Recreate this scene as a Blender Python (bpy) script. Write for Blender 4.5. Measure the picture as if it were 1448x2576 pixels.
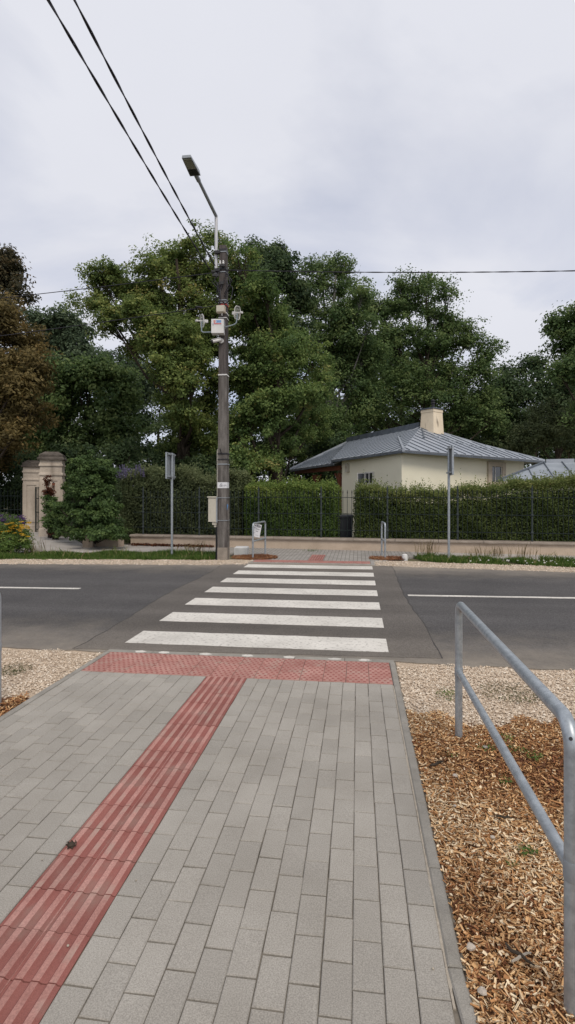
import bpy, math, random
import numpy as np
from mathutils import Vector, Matrix
for o in list(bpy.data.objects): bpy.data.objects.remove(o)
S = bpy.context.scene
COL = S.collection
RX, RY = 575, 1024
S.render.resolution_x, S.render.resolution_y = RX, RY
S.view_settings.view_transform = 'Standard'
S.view_settings.look = 'None'
S.view_settings.exposure = 0.4
S.view_settings.gamma = 1.0
# ------------------------------------------------------------------ camera
YAW = math.atan(176 / 1370)
CAMZ = 1.6
cd = bpy.data.cameras.new('camera'); cam = bpy.data.objects.new('camera', cd); COL.objects.link(cam)
cd.sensor_fit = 'VERTICAL'; cd.sensor_height = 36; cd.lens = 36 * 1370 / 2576
cd.shift_y = -43 / 2576
cd.clip_start = 0.05; cd.clip_end = 3000
cam.location = (0, 0, CAMZ); cam.rotation_euler = (math.radians(90), 0, YAW)
S.camera = cam
# ------------------------------------------------------------------ sky and sun
SUN_EL, SUN_AZ = math.radians(52), math.radians(150)      # azimuth clockwise from +Y: behind and right of the viewer
w = bpy.data.worlds.new('World'); S.world = w; w.use_nodes = True
nt = w.node_tree; nt.nodes.clear()
def wn(t, **k):
    n = nt.nodes.new(t)
    for a, b in k.items(): setattr(n, a, b)
    return n
out = wn('ShaderNodeOutputWorld'); bg = wn('ShaderNodeBackground'); bg.inputs[1].default_value = 0.079
sky = wn('ShaderNodeTexSky', sky_type='NISHITA', sun_disc=False, sun_elevation=SUN_EL, sun_rotation=SUN_AZ)
tc = wn('ShaderNodeTexCoord'); sep = wn('ShaderNodeSeparateXYZ'); nt.links.new(tc.outputs['Generated'], sep.inputs[0])
ab = wn('ShaderNodeMath', operation='ABSOLUTE'); nt.links.new(sep.outputs[2], ab.inputs[0])
ad = wn('ShaderNodeMath', operation='ADD'); nt.links.new(ab.outputs[0], ad.inputs[0]); ad.inputs[1].default_value = 0.22
cmb = wn('ShaderNodeCombineXYZ')
for i in (0, 1):
    dv = wn('ShaderNodeMath', operation='DIVIDE'); nt.links.new(sep.outputs[i], dv.inputs[0]); nt.links.new(ad.outputs[0], dv.inputs[1])
    nt.links.new(dv.outputs[0], cmb.inputs[i])
cmb.inputs[2].default_value = 9.3
n1 = wn('ShaderNodeTexNoise'); n1.inputs['Scale'].default_value = 0.85; n1.inputs['Detail'].default_value = 7; n1.inputs['Roughness'].default_value = 0.52
n1.inputs['Distortion'].default_value = 0.5
nt.links.new(cmb.outputs[0], n1.inputs['Vector'])
r1 = wn('ShaderNodeValToRGB'); r1.color_ramp.elements[0].position = 0.34; r1.color_ramp.elements[0].color = (0.58, 0.58, 0.58, 1)
r1.color_ramp.elements[1].position = 0.52; r1.color_ramp.elements[1].color = (1, 1, 1, 1)
nt.links.new(n1.outputs['Fac'], r1.inputs[0])
n2 = wn('ShaderNodeTexNoise'); n2.inputs['Scale'].default_value = 1.7; n2.inputs['Detail'].default_value = 6
nt.links.new(cmb.outputs[0], n2.inputs['Vector'])
r2 = wn('ShaderNodeValToRGB'); r2.color_ramp.elements[0].position = 0.3; r2.color_ramp.elements[1].position = 0.7
r2.color_ramp.elements[0].color = (0.705, 0.717, 0.785, 1); r2.color_ramp.elements[1].color = (0.75, 0.762, 0.825, 1)
nt.links.new(n2.outputs['Fac'], r2.inputs[0])
sc = wn('ShaderNodeVectorMath', operation='SCALE'); sc.inputs['Scale'].default_value = 10.0; nt.links.new(r2.outputs[0], sc.inputs[0])
mx = wn('ShaderNodeMix', data_type='RGBA'); mx.clamp_result = False
nt.links.new(r1.outputs[0], mx.inputs[0]); tn = wn('ShaderNodeVectorMath', operation='MULTIPLY'); tn.inputs[1].default_value = (0.92, 0.98, 1.22); nt.links.new(sky.outputs[0], tn.inputs[0]); nt.links.new(tn.outputs[0], mx.inputs[6]); nt.links.new(sc.outputs[0], mx.inputs[7])
nt.links.new(mx.outputs[2], bg.inputs[0]); nt.links.new(bg.outputs[0], out.inputs[0])
sl = bpy.data.lights.new('sun', 'SUN'); sl.energy = 1.5; sl.angle = math.radians(22); sl.color = (1.0, 0.92, 0.80)
sun = bpy.data.objects.new('sun', sl); COL.objects.link(sun)
sd = Vector((math.sin(SUN_AZ) * math.cos(SUN_EL), math.cos(SUN_AZ) * math.cos(SUN_EL), math.sin(SUN_EL)))
sun.rotation_euler = sd.to_track_quat('Z', 'Y').to_euler(); sun.location = (0, 0, 30)

# ------------------------------------------------------------------ helpers
rnd = random.Random(5)
rng = np.random.default_rng(7)
def CW(xc, d):      # metres right of / in front of the viewpoint -> world x, y
    return xc * math.cos(YAW) - d * math.sin(YAW), xc * math.sin(YAW) + d * math.cos(YAW)
def at(u, v, d):    # a sight line of the photograph followed to a measured distance
    x, y = CW((u - 724) / 1370 * d, d)
    return Vector((x, y, CAMZ - (v - 1245) / 1370 * d))
def tag(o, label=None, cat=None, group=None, kind=None):
    if label: o['label'] = label
    if cat: o['category'] = cat
    if group: o['group'] = group
    if kind: o['kind'] = kind
    return o
def worg(p):
    v = Vector((0, 0, 0))
    while p: v = v + p.location; p = p.parent
    return v
def thing(name, label, cat, loc, group=None):
    o = bpy.data.objects.new(name, None); o.empty_display_size = 0.1; COL.objects.link(o); o.location = loc
    return tag(o, label, cat, group)
def mesh_np(name, V, F, tint=None, mats=(), smooth=False):
    me = bpy.data.meshes.new(name); k = F.shape[1]
    me.vertices.add(len(V)); me.vertices.foreach_set('co', V.astype(np.float32).ravel())
    me.loops.add(F.size); me.loops.foreach_set('vertex_index', F.astype(np.int32).ravel())
    me.polygons.add(len(F)); me.polygons.foreach_set('loop_start', np.arange(0, F.size, k, dtype=np.int32))
    if tint is not None:
        a = me.attributes.new('tint', 'FLOAT', 'FACE'); a.data.foreach_set('value', tint.astype(np.float32))
    for m in mats: me.materials.append(m)
    me.update(calc_edges=True)
    if smooth: me.polygons.foreach_set('use_smooth', np.ones(len(F), dtype=bool))
    return me
def obj_np(name, V, F, tint, mat, parent=None, smooth=False):
    V = np.asarray(V, float)
    if parent: org = worg(parent)
    else:
        lo, hi = V.min(0), V.max(0); org = Vector(((lo[0] + hi[0]) / 2, (lo[1] + hi[1]) / 2, lo[2]))
    me = mesh_np(name, V - np.array(org), F, tint, [mat], smooth)
    o = bpy.data.objects.new(name, me); COL.objects.link(o)
    if parent: o.parent = parent
    else: o.location = org
    return o
class MB:
    def __init__(s): s.v = []; s.f = []; s.m = []
    def add(s, vs, fs, mi=0):
        b = len(s.v); s.v += [Vector(p) for p in vs]; s.f += [[i + b for i in f] for f in fs]; s.m += [mi] * len(fs); return s
    def hexa(s, p, mi=0):     # 4 bottom ccw, 4 top ccw
        return s.add(p, [(3, 2, 1, 0), (4, 5, 6, 7), (0, 1, 5, 4), (1, 2, 6, 5), (2, 3, 7, 6), (3, 0, 4, 7)], mi)
    def box(s, c, d, rz=0, top=1.0, mi=0, rot=None):
        R = rot if rot else Matrix.Rotation(rz, 3, 'Z'); c = Vector(c); x, y, z = d[0] / 2, d[1] / 2, d[2] / 2
        t = top
        P = [(-x, -y, -z), (x, -y, -z), (x, y, -z), (-x, y, -z), (-x * t, -y * t, z), (x * t, -y * t, z), (x * t, y * t, z), (-x * t, y * t, z)]
        return s.hexa([c + R @ Vector(p) for p in P], mi)
    def cham(s, c, d, b=0.004, rz=0, mi=0):   # box with bevelled top edge
        R = Matrix.Rotation(rz, 3, 'Z'); c = Vector(c); x, y, z = d[0] / 2, d[1] / 2, d[2] / 2
        P = []
        for k, (i, zz) in enumerate(((0, -z), (0, z - b), (b, z))):
            for a, e in ((-1, -1), (1, -1), (1, 1), (-1, 1)): P.append(c + R @ Vector((a * (x - i), e * (y - i), zz)))
        F = [(8, 9, 10, 11), (3, 2, 1, 0)]
        for k in (0, 4):
            for j in range(4): F.append((k + j, k + (j + 1) % 4, k + 4 + (j + 1) % 4, k + 4 + j))
        return s.add(P, F, mi)
    def tube(s, pts, r, n=8, caps=True, mi=0):
        pts = [Vector(p) for p in pts]; k = len(pts)
        rs = r if isinstance(r, (list, tuple)) else [r] * k
        up = Vector((0, 0, 1)); t0 = (pts[1] - pts[0]).normalized()
        nrm = t0.cross(up if abs(t0.z) < 0.95 else Vector((1, 0, 0))).normalized()
        V = []
        for i, p in enumerate(pts):
            t = (pts[min(i + 1, k - 1)] - pts[max(i - 1, 0)]).normalized()
            nrm = (nrm - t * nrm.dot(t)).normalized(); b = t.cross(nrm)
            for j in range(n):
                a = 2 * math.pi * j / n; V.append(p + (nrm * math.cos(a) + b * math.sin(a)) * rs[i])
        F = []
        for i in range(k - 1):
            for j in range(n): F.append((i * n + j, i * n + (j + 1) % n, (i + 1) * n + (j + 1) % n, (i + 1) * n + j))
        if caps: F.append(tuple(range(n - 1, -1, -1))); F.append(tuple((k - 1) * n + j for j in range(n)))
        return s.add(V, F, mi)
    def lathe(s, c, prof, n=12, mi=0):
        V = []; F = []; k = len(prof)
        for r, z in prof:
            for j in range(n): a = 2 * math.pi * j / n; V.append(Vector(c) + Vector((r * math.cos(a), r * math.sin(a), z)))
        for i in range(k - 1):
            for j in range(n): F.append((i * n + j, i * n + (j + 1) % n, (i + 1) * n + (j + 1) % n, (i + 1) * n + j))
        F.append(tuple(range(n - 1, -1, -1))); F.append(tuple((k - 1) * n + j for j in range(n)))
        return s.add(V, F, mi)
    def slab(s, poly, th, mi=0):   # polygon of 3-D points, extruded down by th
        k = len(poly); P = [Vector(p) for p in poly]
        return s.add(P + [p - Vector((0, 0, th)) for p in P], [tuple(range(k)), tuple(range(2 * k - 1, k - 1, -1))] + [(i, i + k, (i + 1) % k + k, (i + 1) % k) for i in range(k)], mi)
    def build(s, name, mat, parent=None, smooth=False):
        if parent: org = worg(parent)
        else:
            xs = [p.x for p in s.v]; ys = [p.y for p in s.v]
            org = Vector(((min(xs) + max(xs)) / 2, (min(ys) + max(ys)) / 2, min(p.z for p in s.v)))
        me = bpy.data.meshes.new(name); me.from_pydata([tuple(p - org) for p in s.v], [], s.f)
        for m in (mat if isinstance(mat, (list, tuple)) else [mat]): me.materials.append(m)
        me.polygons.foreach_set('material_index', s.m)
        if smooth:
            me.polygons.foreach_set('use_smooth', [True] * len(s.f)); me.set_sharp_from_angle(angle=math.radians(50))
        me.update()
        o = bpy.data.objects.new(name, me); COL.objects.link(o)
        if parent: o.parent = parent
        else: o.location = org
        return o
def struct(o): o['kind'] = 'structure'; return o
def stuff(o, label, cat): return tag(o, label, cat, kind='stuff')
def arc(c, r, a0, a1, n, ex, ey):
    return [Vector(c) + (Vector(ex) * math.cos(a0 + (a1 - a0) * i / n) + Vector(ey) * math.sin(a0 + (a1 - a0) * i / n)) * r for i in range(n + 1)]

# ------------------------------------------------------------------ materials
def srgb(c): return tuple((x / 255 / 12.92 if x <= 10 else ((x / 255 + 0.055) / 1.055) ** 2.4) for x in c)
def mat(name, stops, rough=0.85, scale=6, detail=6, speck=0.0, sscale=250, bump=0.0, bscale=120, metal=0, spec=0.3, stretch=(1, 1, 1), objrand=0.0, attr=False, transl=0.0, lo=0.3, hi=0.7, streak=None, interp='LINEAR'):
    m = bpy.data.materials.new(name); m.use_nodes = True; t = m.node_tree; N = t.nodes; L = t.links
    b = N['Principled BSDF']; b.inputs['Roughness'].default_value = rough; b.inputs['Metallic'].default_value = metal
    b.inputs['Specular IOR Level'].default_value = spec
    geo = N.new('ShaderNodeNewGeometry'); mp = N.new('ShaderNodeMapping'); L.new(geo.outputs['Position'], mp.inputs[0]); mp.inputs['Scale'].default_value = stretch
    ramp = N.new('ShaderNodeValToRGB'); cr = ramp.color_ramp; cr.interpolation = interp
    while len(cr.elements) < len(stops): cr.elements.new(0.5)
    for i, s in enumerate(stops):
        p, c = s if isinstance(s[1], (tuple, list)) else (i / max(1, len(stops) - 1), s)
        cr.elements[i].position = p; cr.elements[i].color = (*c[:3], 1)
    if attr:
        at_ = N.new('ShaderNodeAttribute'); at_.attribute_name = 'tint'; L.new(at_.outputs['Fac'], ramp.inputs[0])
    else:
        nz = N.new('ShaderNodeTexNoise'); nz.inputs['Scale'].default_value = scale; nz.inputs['Detail'].default_value = detail; nz.inputs['Roughness'].default_value = 0.6
        L.new(mp.outputs[0], nz.inputs['Vector'])
        mr = N.new('ShaderNodeMapRange'); mr.inputs[1].default_value = lo; mr.inputs[2].default_value = hi; L.new(nz.outputs['Fac'], mr.inputs[0]); L.new(mr.outputs[0], ramp.inputs[0])
    col = ramp.outputs[0]
    def mul(col, fac):
        v = N.new('ShaderNodeVectorMath'); v.operation = 'SCALE'; L.new(col, v.inputs[0]); L.new(fac, v.inputs['Scale']); return v.outputs[0]
    if speck:
        sn = N.new('ShaderNodeTexNoise'); sn.inputs['Scale'].default_value = sscale; sn.inputs['Detail'].default_value = 3; L.new(geo.outputs['Position'], sn.inputs['Vector'])
        mr2 = N.new('ShaderNodeMapRange'); mr2.inputs[1].default_value = 0.3; mr2.inputs[2].default_value = 0.7; mr2.inputs[3].default_value = 1 - speck; mr2.inputs[4].default_value = 1 + speck
        L.new(sn.outputs['Fac'], mr2.inputs[0]); col = mul(col, mr2.outputs[0])
    if objrand:
        oi = N.new('ShaderNodeObjectInfo'); mr3 = N.new('ShaderNodeMapRange'); mr3.inputs[3].default_value = 1 - objrand; mr3.inputs[4].default_value = 1 + objrand
        L.new(oi.outputs['Random'], mr3.inputs[0]); col = mul(col, mr3.outputs[0])
    if streak:
        sn = N.new('ShaderNodeTexNoise'); sn.inputs['Scale'].default_value = streak[1]; sn.inputs['Detail'].default_value = 5
        mp2 = N.new('ShaderNodeMapping'); mp2.inputs['Scale'].default_value = streak[2]; L.new(geo.outputs['Position'], mp2.inputs[0]); L.new(mp2.outputs[0], sn.inputs['Vector'])
        mr4 = N.new('ShaderNodeMapRange'); mr4.inputs[1].default_value = streak[3]; mr4.inputs[2].default_value = streak[4]; L.new(sn.outputs['Fac'], mr4.inputs[0])
        mix = N.new('ShaderNodeMix'); mix.data_type = 'RGBA'; L.new(mr4.outputs[0], mix.inputs[0]); L.new(col, mix.inputs[6]); mix.inputs[7].default_value = (*streak[0], 1); col = mix.outputs[2]
    L.new(col, b.inputs['Base Color'])
    if bump:
        bn = N.new('ShaderNodeTexNoise'); bn.inputs['Scale'].default_value = bscale; bn.inputs['Detail'].default_value = 4; L.new(geo.outputs['Position'], bn.inputs['Vector'])
        bp = N.new('ShaderNodeBump'); bp.inputs['Strength'].default_value = 1.0; bp.inputs['Distance'].default_value = bump; L.new(bn.outputs['Fac'], bp.inputs['Height']); L.new(bp.outputs[0], b.inputs['Normal'])
    if transl:
        tr = N.new('ShaderNodeBsdfTranslucent'); L.new(col, tr.inputs[0]); mx_ = N.new('ShaderNodeMixShader'); mx_.inputs[0].default_value = transl
        L.new(b.outputs[0], mx_.inputs[1]); L.new(tr.outputs[0], mx_.inputs[2]); L.new(mx_.outputs[0], N['Material Output'].inputs[0])
    return m
def flat(name, c, rough=0.6, metal=0, spec=0.4): return mat(name, [tuple(x * 0.93 for x in c), c], rough, metal=metal, spec=spec, scale=20)
m_paver = mat('paver', [(0.268, 0.246, 0.213), (0.358, 0.334, 0.296)], 0.92, scale=1.4, detail=9, speck=0.24, sscale=210, bump=0.0015, bscale=420, objrand=0.07)
m_sand = mat('joint_sand', [(0.055, 0.047, 0.038), (0.24, 0.21, 0.17)], 0.95, scale=9)
m_sandlight = mat('light_sand', [(0.30, 0.26, 0.21), (0.42, 0.37, 0.30)], 0.95, scale=30, speck=0.2)
m_edge = mat('edging_concrete', [(0.21, 0.195, 0.17), (0.31, 0.29, 0.255)], 0.92, scale=5, speck=0.18, sscale=260, bump=0.002, bscale=260, objrand=0.05)
m_red = mat('red_tile', [(0.215, 0.075, 0.062), (0.285, 0.112, 0.093)], 0.9, scale=4, speck=0.14, sscale=260, bump=0.001, bscale=300, objrand=0.10, streak=((0.25, 0.17, 0.14), 5, (1, 1, 1), 0.52, 0.80))
m_redworn = mat('red_tile_worn', [(0.32, 0.148, 0.123), (0.42, 0.23, 0.196)], 0.9, scale=5, speck=0.18, sscale=160, bump=0.001, bscale=300, objrand=0.10, streak=((0.36, 0.26, 0.215), 7, (1, 1, 1), 0.52, 0.76))
m_reddark = mat('red_tile_stud', [(0.23, 0.08, 0.066), (0.30, 0.115, 0.095)], 0.9, scale=6, speck=0.12)
m_galv = mat('galvanised', [(0.29, 0.32, 0.345), (0.44, 0.475, 0.50)], 0.42, scale=26, detail=3, metal=0.55, spec=0.5, speck=0.06, sscale=120)
m_galvd = mat('galvanised_dull', [(0.27, 0.29, 0.31), (0.36, 0.385, 0.405)], 0.5, scale=20, metal=0.4, spec=0.5)
m_chip = mat('wood_chip', [(0.0, (0.095, 0.036, 0.018)), (0.2, (0.25, 0.10, 0.042)), (0.45, (0.47, 0.235, 0.095)), (0.75, (0.66, 0.42, 0.205)), (1.0, (0.81, 0.66, 0.45))], 0.9, attr=True, speck=0.12, sscale=90)
m_chipfar = mat('wood_chip_red', [(0.0, (0.10, 0.035, 0.018)), (0.5, (0.30, 0.12, 0.05)), (1.0, (0.55, 0.32, 0.17))], 0.9, attr=True)
m_chipbed = mat('mulch_soil', [(0.045, 0.02, 0.01), (0.20, 0.095, 0.04)], 0.95, scale=45, bump=0.006, bscale=60)
m_gravel = mat('gravel_stone', [(0.0, (0.29, 0.21, 0.145)), (0.5, (0.53, 0.42, 0.31)), (1.0, (0.76, 0.67, 0.55))], 0.9, attr=True)
m_gravelbed = mat('gravel_bed', [(0.29, 0.215, 0.15), (0.57, 0.46, 0.345)], 0.95, scale=55, detail=4, bump=0.01, bscale=50)
m_ground = mat('verge_soil', [(0.07, 0.075, 0.03), (0.15, 0.12, 0.07)], 0.95, scale=1.5, bump=0.02, bscale=8)
m_gravelfar = mat('gravel_far', [(0.24, 0.19, 0.145), (0.50, 0.42, 0.33)], 0.95, scale=22, detail=5, bump=0.02, bscale=30)
m_path = mat('path_concrete', [(0.30, 0.275, 0.25), (0.42, 0.39, 0.355)], 0.93, scale=1.2, speck=0.08, sscale=60)
m_paint = mat('road_paint', [(0.50, 0.475, 0.43), (0.70, 0.67, 0.61)], 0.75, scale=1.6, speck=0.08, sscale=160, streak=((0.27, 0.25, 0.225), 26, (1, 1, 1), 0.54, 0.74), bump=0.003, bscale=110)
def asphalt(name, stops, dust):
    m = mat(name, stops, 0.9, scale=0.7, detail=8, speck=0.38, sscale=70, bump=0.006, bscale=110, spec=0.2)
    t = m.node_tree; N = t.nodes; L = t.links; b = N['Principled BSDF']; col = b.inputs['Base Color'].links[0].from_socket
    geo = [n for n in N if n.type == 'NEW_GEOMETRY'][0]
    sx = N.new('ShaderNodeSeparateXYZ'); L.new(geo.outputs['Position'], sx.inputs[0])
    # wheel lanes polished along the road, gravel dust lying along both edges
    mp = N.new('ShaderNodeMapping'); mp.inputs['Scale'].default_value = (0.06, 1.3, 1); L.new(geo.outputs['Position'], mp.inputs[0])
    ln = N.new('ShaderNodeTexNoise'); ln.inputs['Scale'].default_value = 1.0; ln.inputs['Detail'].default_value = 5; L.new(mp.outputs[0], ln.inputs['Vector'])
    mr = N.new('ShaderNodeMapRange'); mr.inputs[1].default_value = 0.3; mr.inputs[2].default_value = 0.7; mr.inputs[3].default_value = 0.82; mr.inputs[4].default_value = 1.22; L.new(ln.outputs['Fac'], mr.inputs[0])
    v = N.new('ShaderNodeVectorMath'); v.operation = 'SCALE'; L.new(col, v.inputs[0]); L.new(mr.outputs[0], v.inputs['Scale']); col = v.outputs[0]
    dn = N.new('ShaderNodeTexNoise'); dn.inputs['Scale'].default_value = 1.6; dn.inputs['Detail'].default_value = 9; dn.inputs['Roughness'].default_value = 0.75; L.new(geo.outputs['Position'], dn.inputs['Vector'])
    def M_(op, a, b_):
        n = N.new('ShaderNodeMath'); n.operation = op
        for i, q in enumerate((a, b_)):
            if isinstance(q, (int, float)): n.inputs[i].default_value = q
            else: L.new(q, n.inputs[i])
        return n.outputs[0]
    dy = M_('ABSOLUTE', M_('SUBTRACT', sx.outputs[1], 8.75), 0)           # distance from the centre line
    e = N.new('ShaderNodeMapRange'); e.inputs[1].default_value = 1.7; e.inputs[2].default_value = 3.9; L.new(M_('ADD', dy, M_('MULTIPLY', M_('SUBTRACT', dn.outputs['Fac'], 0.5), 2.4)), e.inputs[0])
    fac = M_('MULTIPLY', M_('POWER', e.outputs[0], 1.6), dust)
    mix = N.new('ShaderNodeMix'); mix.data_type = 'RGBA'; L.new(fac, mix.inputs[0]); L.new(col, mix.inputs[6]); mix.inputs[7].default_value = (0.30, 0.26, 0.21, 1)
    L.new(mix.outputs[2], b.inputs['Base Color']); return m
m_asph = asphalt('asphalt', [(0.070, 0.067, 0.067), (0.096, 0.091, 0.089)], 0.9)
m_patch = asphalt('asphalt_patch', [(0.100, 0.090, 0.081), (0.132, 0.119, 0.107)], 0.35)
m_pole = mat('pole_concrete', [(0.085, 0.077, 0.070), (0.205, 0.189, 0.174)], 0.93, scale=3, stretch=(4, 4, 0.8), speck=0.2, sscale=90, bump=0.004, bscale=60, streak=((0.055, 0.045, 0.042), 2.2, (5, 5, 0.35), 0.45, 0.7))
m_poletop = mat('pole_weathered', [(0.045, 0.038, 0.037), (0.125, 0.109, 0.103)], 0.93, scale=3, stretch=(9, 9, 0.5), speck=0.15, sscale=60, bump=0.004, bscale=50)
m_pfoot = mat('pole_foot', [(0.20, 0.17, 0.14), (0.32, 0.28, 0.235)], 0.93, scale=6, speck=0.15, sscale=80)
m_black = flat('black_plastic', (0.012, 0.012, 0.013), 0.5)
m_wire = flat('cable_sheath', (0.016, 0.014, 0.022), 0.5)
m_dark = flat('dark_metal', (0.035, 0.035, 0.037), 0.5, 0.3)
m_beige = mat('beige_plastic', [(0.47, 0.44, 0.365), (0.54, 0.505, 0.425)], 0.55, scale=4, streak=((0.34, 0.31, 0.25), 3, (3, 3, 0.5), 0.62, 0.85))
m_white = mat('white_plastic', [(0.60, 0.59, 0.57), (0.72, 0.71, 0.69)], 0.5, scale=5)
m_paper = flat('paper', (0.70, 0.70, 0.72), 0.35)
m_ink = flat('ink', (0.10, 0.10, 0.12), 0.7)
m_blue = flat('sticker_blue', (0.13, 0.30, 0.58), 0.5)
m_redp = flat('sticker_red', (0.58, 0.07, 0.07), 0.5)
m_signb = flat('sign_blue', (0.02, 0.09, 0.40), 0.4)
m_lampw = mat('lamp_arm_paint', [(0.50, 0.50, 0.51), (0.62, 0.62, 0.63)], 0.45, scale=6, stretch=(1, 1, 0.3), metal=0.2)
m_wall = mat('house_plaster', [(0.76, 0.715, 0.56), (0.81, 0.765, 0.61)], 0.93, scale=1.0, speck=0.04, sscale=60, bump=0.002, bscale=120, streak=((0.62, 0.555, 0.40), 1.2, (1, 1, 0.3), 0.60, 0.9))
m_chim = mat('chimney_plaster', [(0.66, 0.55, 0.40), (0.76, 0.65, 0.49)], 0.93, scale=2, streak=((0.13, 0.10, 0.075), 2.6, (1.6, 1.6, 0.45), 0.60, 0.74))
m_zinc = mat('zinc_roof', [(0.27, 0.295, 0.33), (0.37, 0.395, 0.43)], 0.45, scale=1.6, metal=0.35, spec=0.5, speck=0.05, sscale=30, objrand=0.12)
m_zincd = mat('zinc_ridge', [(0.085, 0.10, 0.12), (0.14, 0.16, 0.185)], 0.5, scale=3, metal=0.35)
m_brownw = mat('brown_timber', [(0.11, 0.038, 0.02), (0.18, 0.062, 0.032)], 0.7, scale=4, stretch=(1, 1, 6))
m_glass = flat('window_glass', (0.02, 0.025, 0.03), 0.08, 0, 0.8)
m_frame = mat('window_paint', [(0.50, 0.48, 0.44), (0.66, 0.64, 0.60)], 0.6, scale=12)
m_sill = mat('window_stone', [(0.40, 0.34, 0.265), (0.52, 0.45, 0.36)], 0.9, scale=5, speck=0.1)
m_lowall = mat('wall_render', [(0.40, 0.315, 0.24), (0.53, 0.43, 0.335)], 0.94, scale=1.4, speck=0.08, sscale=70, bump=0.004, bscale=40, streak=((0.26, 0.20, 0.15), 1.3, (1, 1, 2.5), 0.6, 0.85))
m_coping = mat('wall_coping', [(0.20, 0.165, 0.135), (0.32, 0.27, 0.225)], 0.94, scale=3, speck=0.12, sscale=60, bump=0.004, bscale=40)
m_iron = mat('fence_iron', [(0.012, 0.018, 0.017), (0.028, 0.037, 0.035)], 0.75, scale=8, spec=0.15)
m_ironp = mat('fence_post_iron', [(0.028, 0.036, 0.037), (0.055, 0.066, 0.067)], 0.7, scale=8, spec=0.2)
m_stone = mat('pillar_stone', [(0.37, 0.315, 0.255), (0.53, 0.455, 0.375)], 0.93, scale=2.2, speck=0.1, sscale=40, bump=0.006, bscale=25, streak=((0.19, 0.155, 0.125), 1.6, (1.5, 1.5, 0.35), 0.56, 0.82))
m_stoned = mat('pillar_cap_stone', [(0.055, 0.046, 0.038), (0.15, 0.128, 0.108)], 0.95, scale=3, speck=0.2, sscale=30, bump=0.012, bscale=18)
m_block = mat('concrete_block', [(0.44, 0.44, 0.43), (0.56, 0.56, 0.55)], 0.9, scale=5, speck=0.08)
m_bin = flat('bin_plastic', (0.022, 0.024, 0.03), 0.5)
m_bark = mat('bark', [(0.030, 0.024, 0.018), (0.085, 0.068, 0.052)], 0.95, spec=0.1, scale=5, stretch=(3, 3, 0.6), bump=0.02, bscale=14)
m_barkl = mat('bark_pale', [(0.09, 0.085, 0.075), (0.17, 0.16, 0.145)], 0.95, scale=4, stretch=(3, 3, 0.6), bump=0.02, bscale=14)
def leafmat(name, stops, tr=0.46): return mat(name, stops, 0.6, attr=True, transl=tr, spec=0.25)
m_lf_oak = leafmat('leaf_yellowgreen', [(0.00, (0.074, 0.116, 0.034)), (0.40, (0.168, 0.228, 0.066)), (0.78, (0.280, 0.325, 0.095)), (1.00, (0.390, 0.340, 0.120))])
m_lf_mid = leafmat('leaf_midgreen', [(0.00, (0.066, 0.115, 0.036)), (0.45, (0.150, 0.222, 0.066)), (0.82, (0.265, 0.330, 0.100)), (1.00, (0.360, 0.330, 0.120))])
m_lf_grn = leafmat('leaf_green', [(0.00, (0.054, 0.098, 0.036)), (0.50, (0.130, 0.195, 0.066)), (1.00, (0.250, 0.310, 0.112))])
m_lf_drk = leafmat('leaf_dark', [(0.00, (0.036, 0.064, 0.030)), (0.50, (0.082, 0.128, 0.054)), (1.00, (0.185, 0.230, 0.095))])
m_lf_gry = leafmat('leaf_greygreen', [(0.00, (0.065, 0.088, 0.040)), (0.50, (0.140, 0.170, 0.075)), (1.00, (0.250, 0.270, 0.130))])
m_lf_blu = leafmat('leaf_bluegreen', [(0.00, (0.060, 0.095, 0.055)), (0.50, (0.115, 0.160, 0.090)), (1.00, (0.190, 0.240, 0.130))])
m_lf_brn = leafmat('leaf_rust', [(0.00, (0.082, 0.068, 0.027)), (0.35, (0.160, 0.125, 0.048)), (0.70, (0.240, 0.185, 0.072)), (1.00, (0.290, 0.175, 0.068))])
m_lf_plm = leafmat('leaf_darkbrown', [(0.0, (0.035, 0.039, 0.024)), (0.5, (0.088, 0.078, 0.039)), (1.0, (0.176, 0.122, 0.059))])
m_lf_hdg = leafmat('leaf_hedge', [(0.00, (0.060, 0.108, 0.026)), (0.50, (0.140, 0.215, 0.050)), (0.85, (0.260, 0.330, 0.085)), (1.00, (0.360, 0.380, 0.110))])
m_lf_hdg2 = leafmat('leaf_hedge_dry', [(0.00, (0.064, 0.100, 0.028)), (0.50, (0.145, 0.190, 0.054)), (0.85, (0.260, 0.290, 0.095)), (1.00, (0.370, 0.350, 0.140))])
m_lf_ivy = leafmat('leaf_ivy', [(0.00, (0.044, 0.080, 0.027)), (0.50, (0.095, 0.155, 0.048)), (1.00, (0.180, 0.250, 0.080))])
m_lf_red = leafmat('leaf_redbrown', [(0.0, (0.05, 0.018, 0.01)), (0.5, (0.12, 0.04, 0.02)), (1.0, (0.22, 0.09, 0.04))])
m_grass = leafmat('grass', [(0.00, (0.050, 0.100, 0.020)), (0.50, (0.110, 0.190, 0.040)), (0.85, (0.200, 0.260, 0.060)), (1.00, (0.400, 0.340, 0.170))])
m_straw = leafmat('straw', [(0.0, (0.13, 0.10, 0.045)), (1.0, (0.34, 0.27, 0.14))])
m_purple = leafmat('petal_purple', [(0.0, (0.07, 0.03, 0.12)), (1.0, (0.22, 0.12, 0.30))])
m_lilac = leafmat('petal_lilac', [(0.0, (0.13, 0.11, 0.20)), (1.0, (0.30, 0.27, 0.42))])
m_yellow = leafmat('petal_yellow', [(0.0, (0.45, 0.26, 0.02)), (1.0, (0.80, 0.55, 0.06))])
m_petalw = leafmat('petal_white', [(0.0, (0.55, 0.55, 0.5)), (1.0, (0.75, 0.75, 0.72))])

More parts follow.
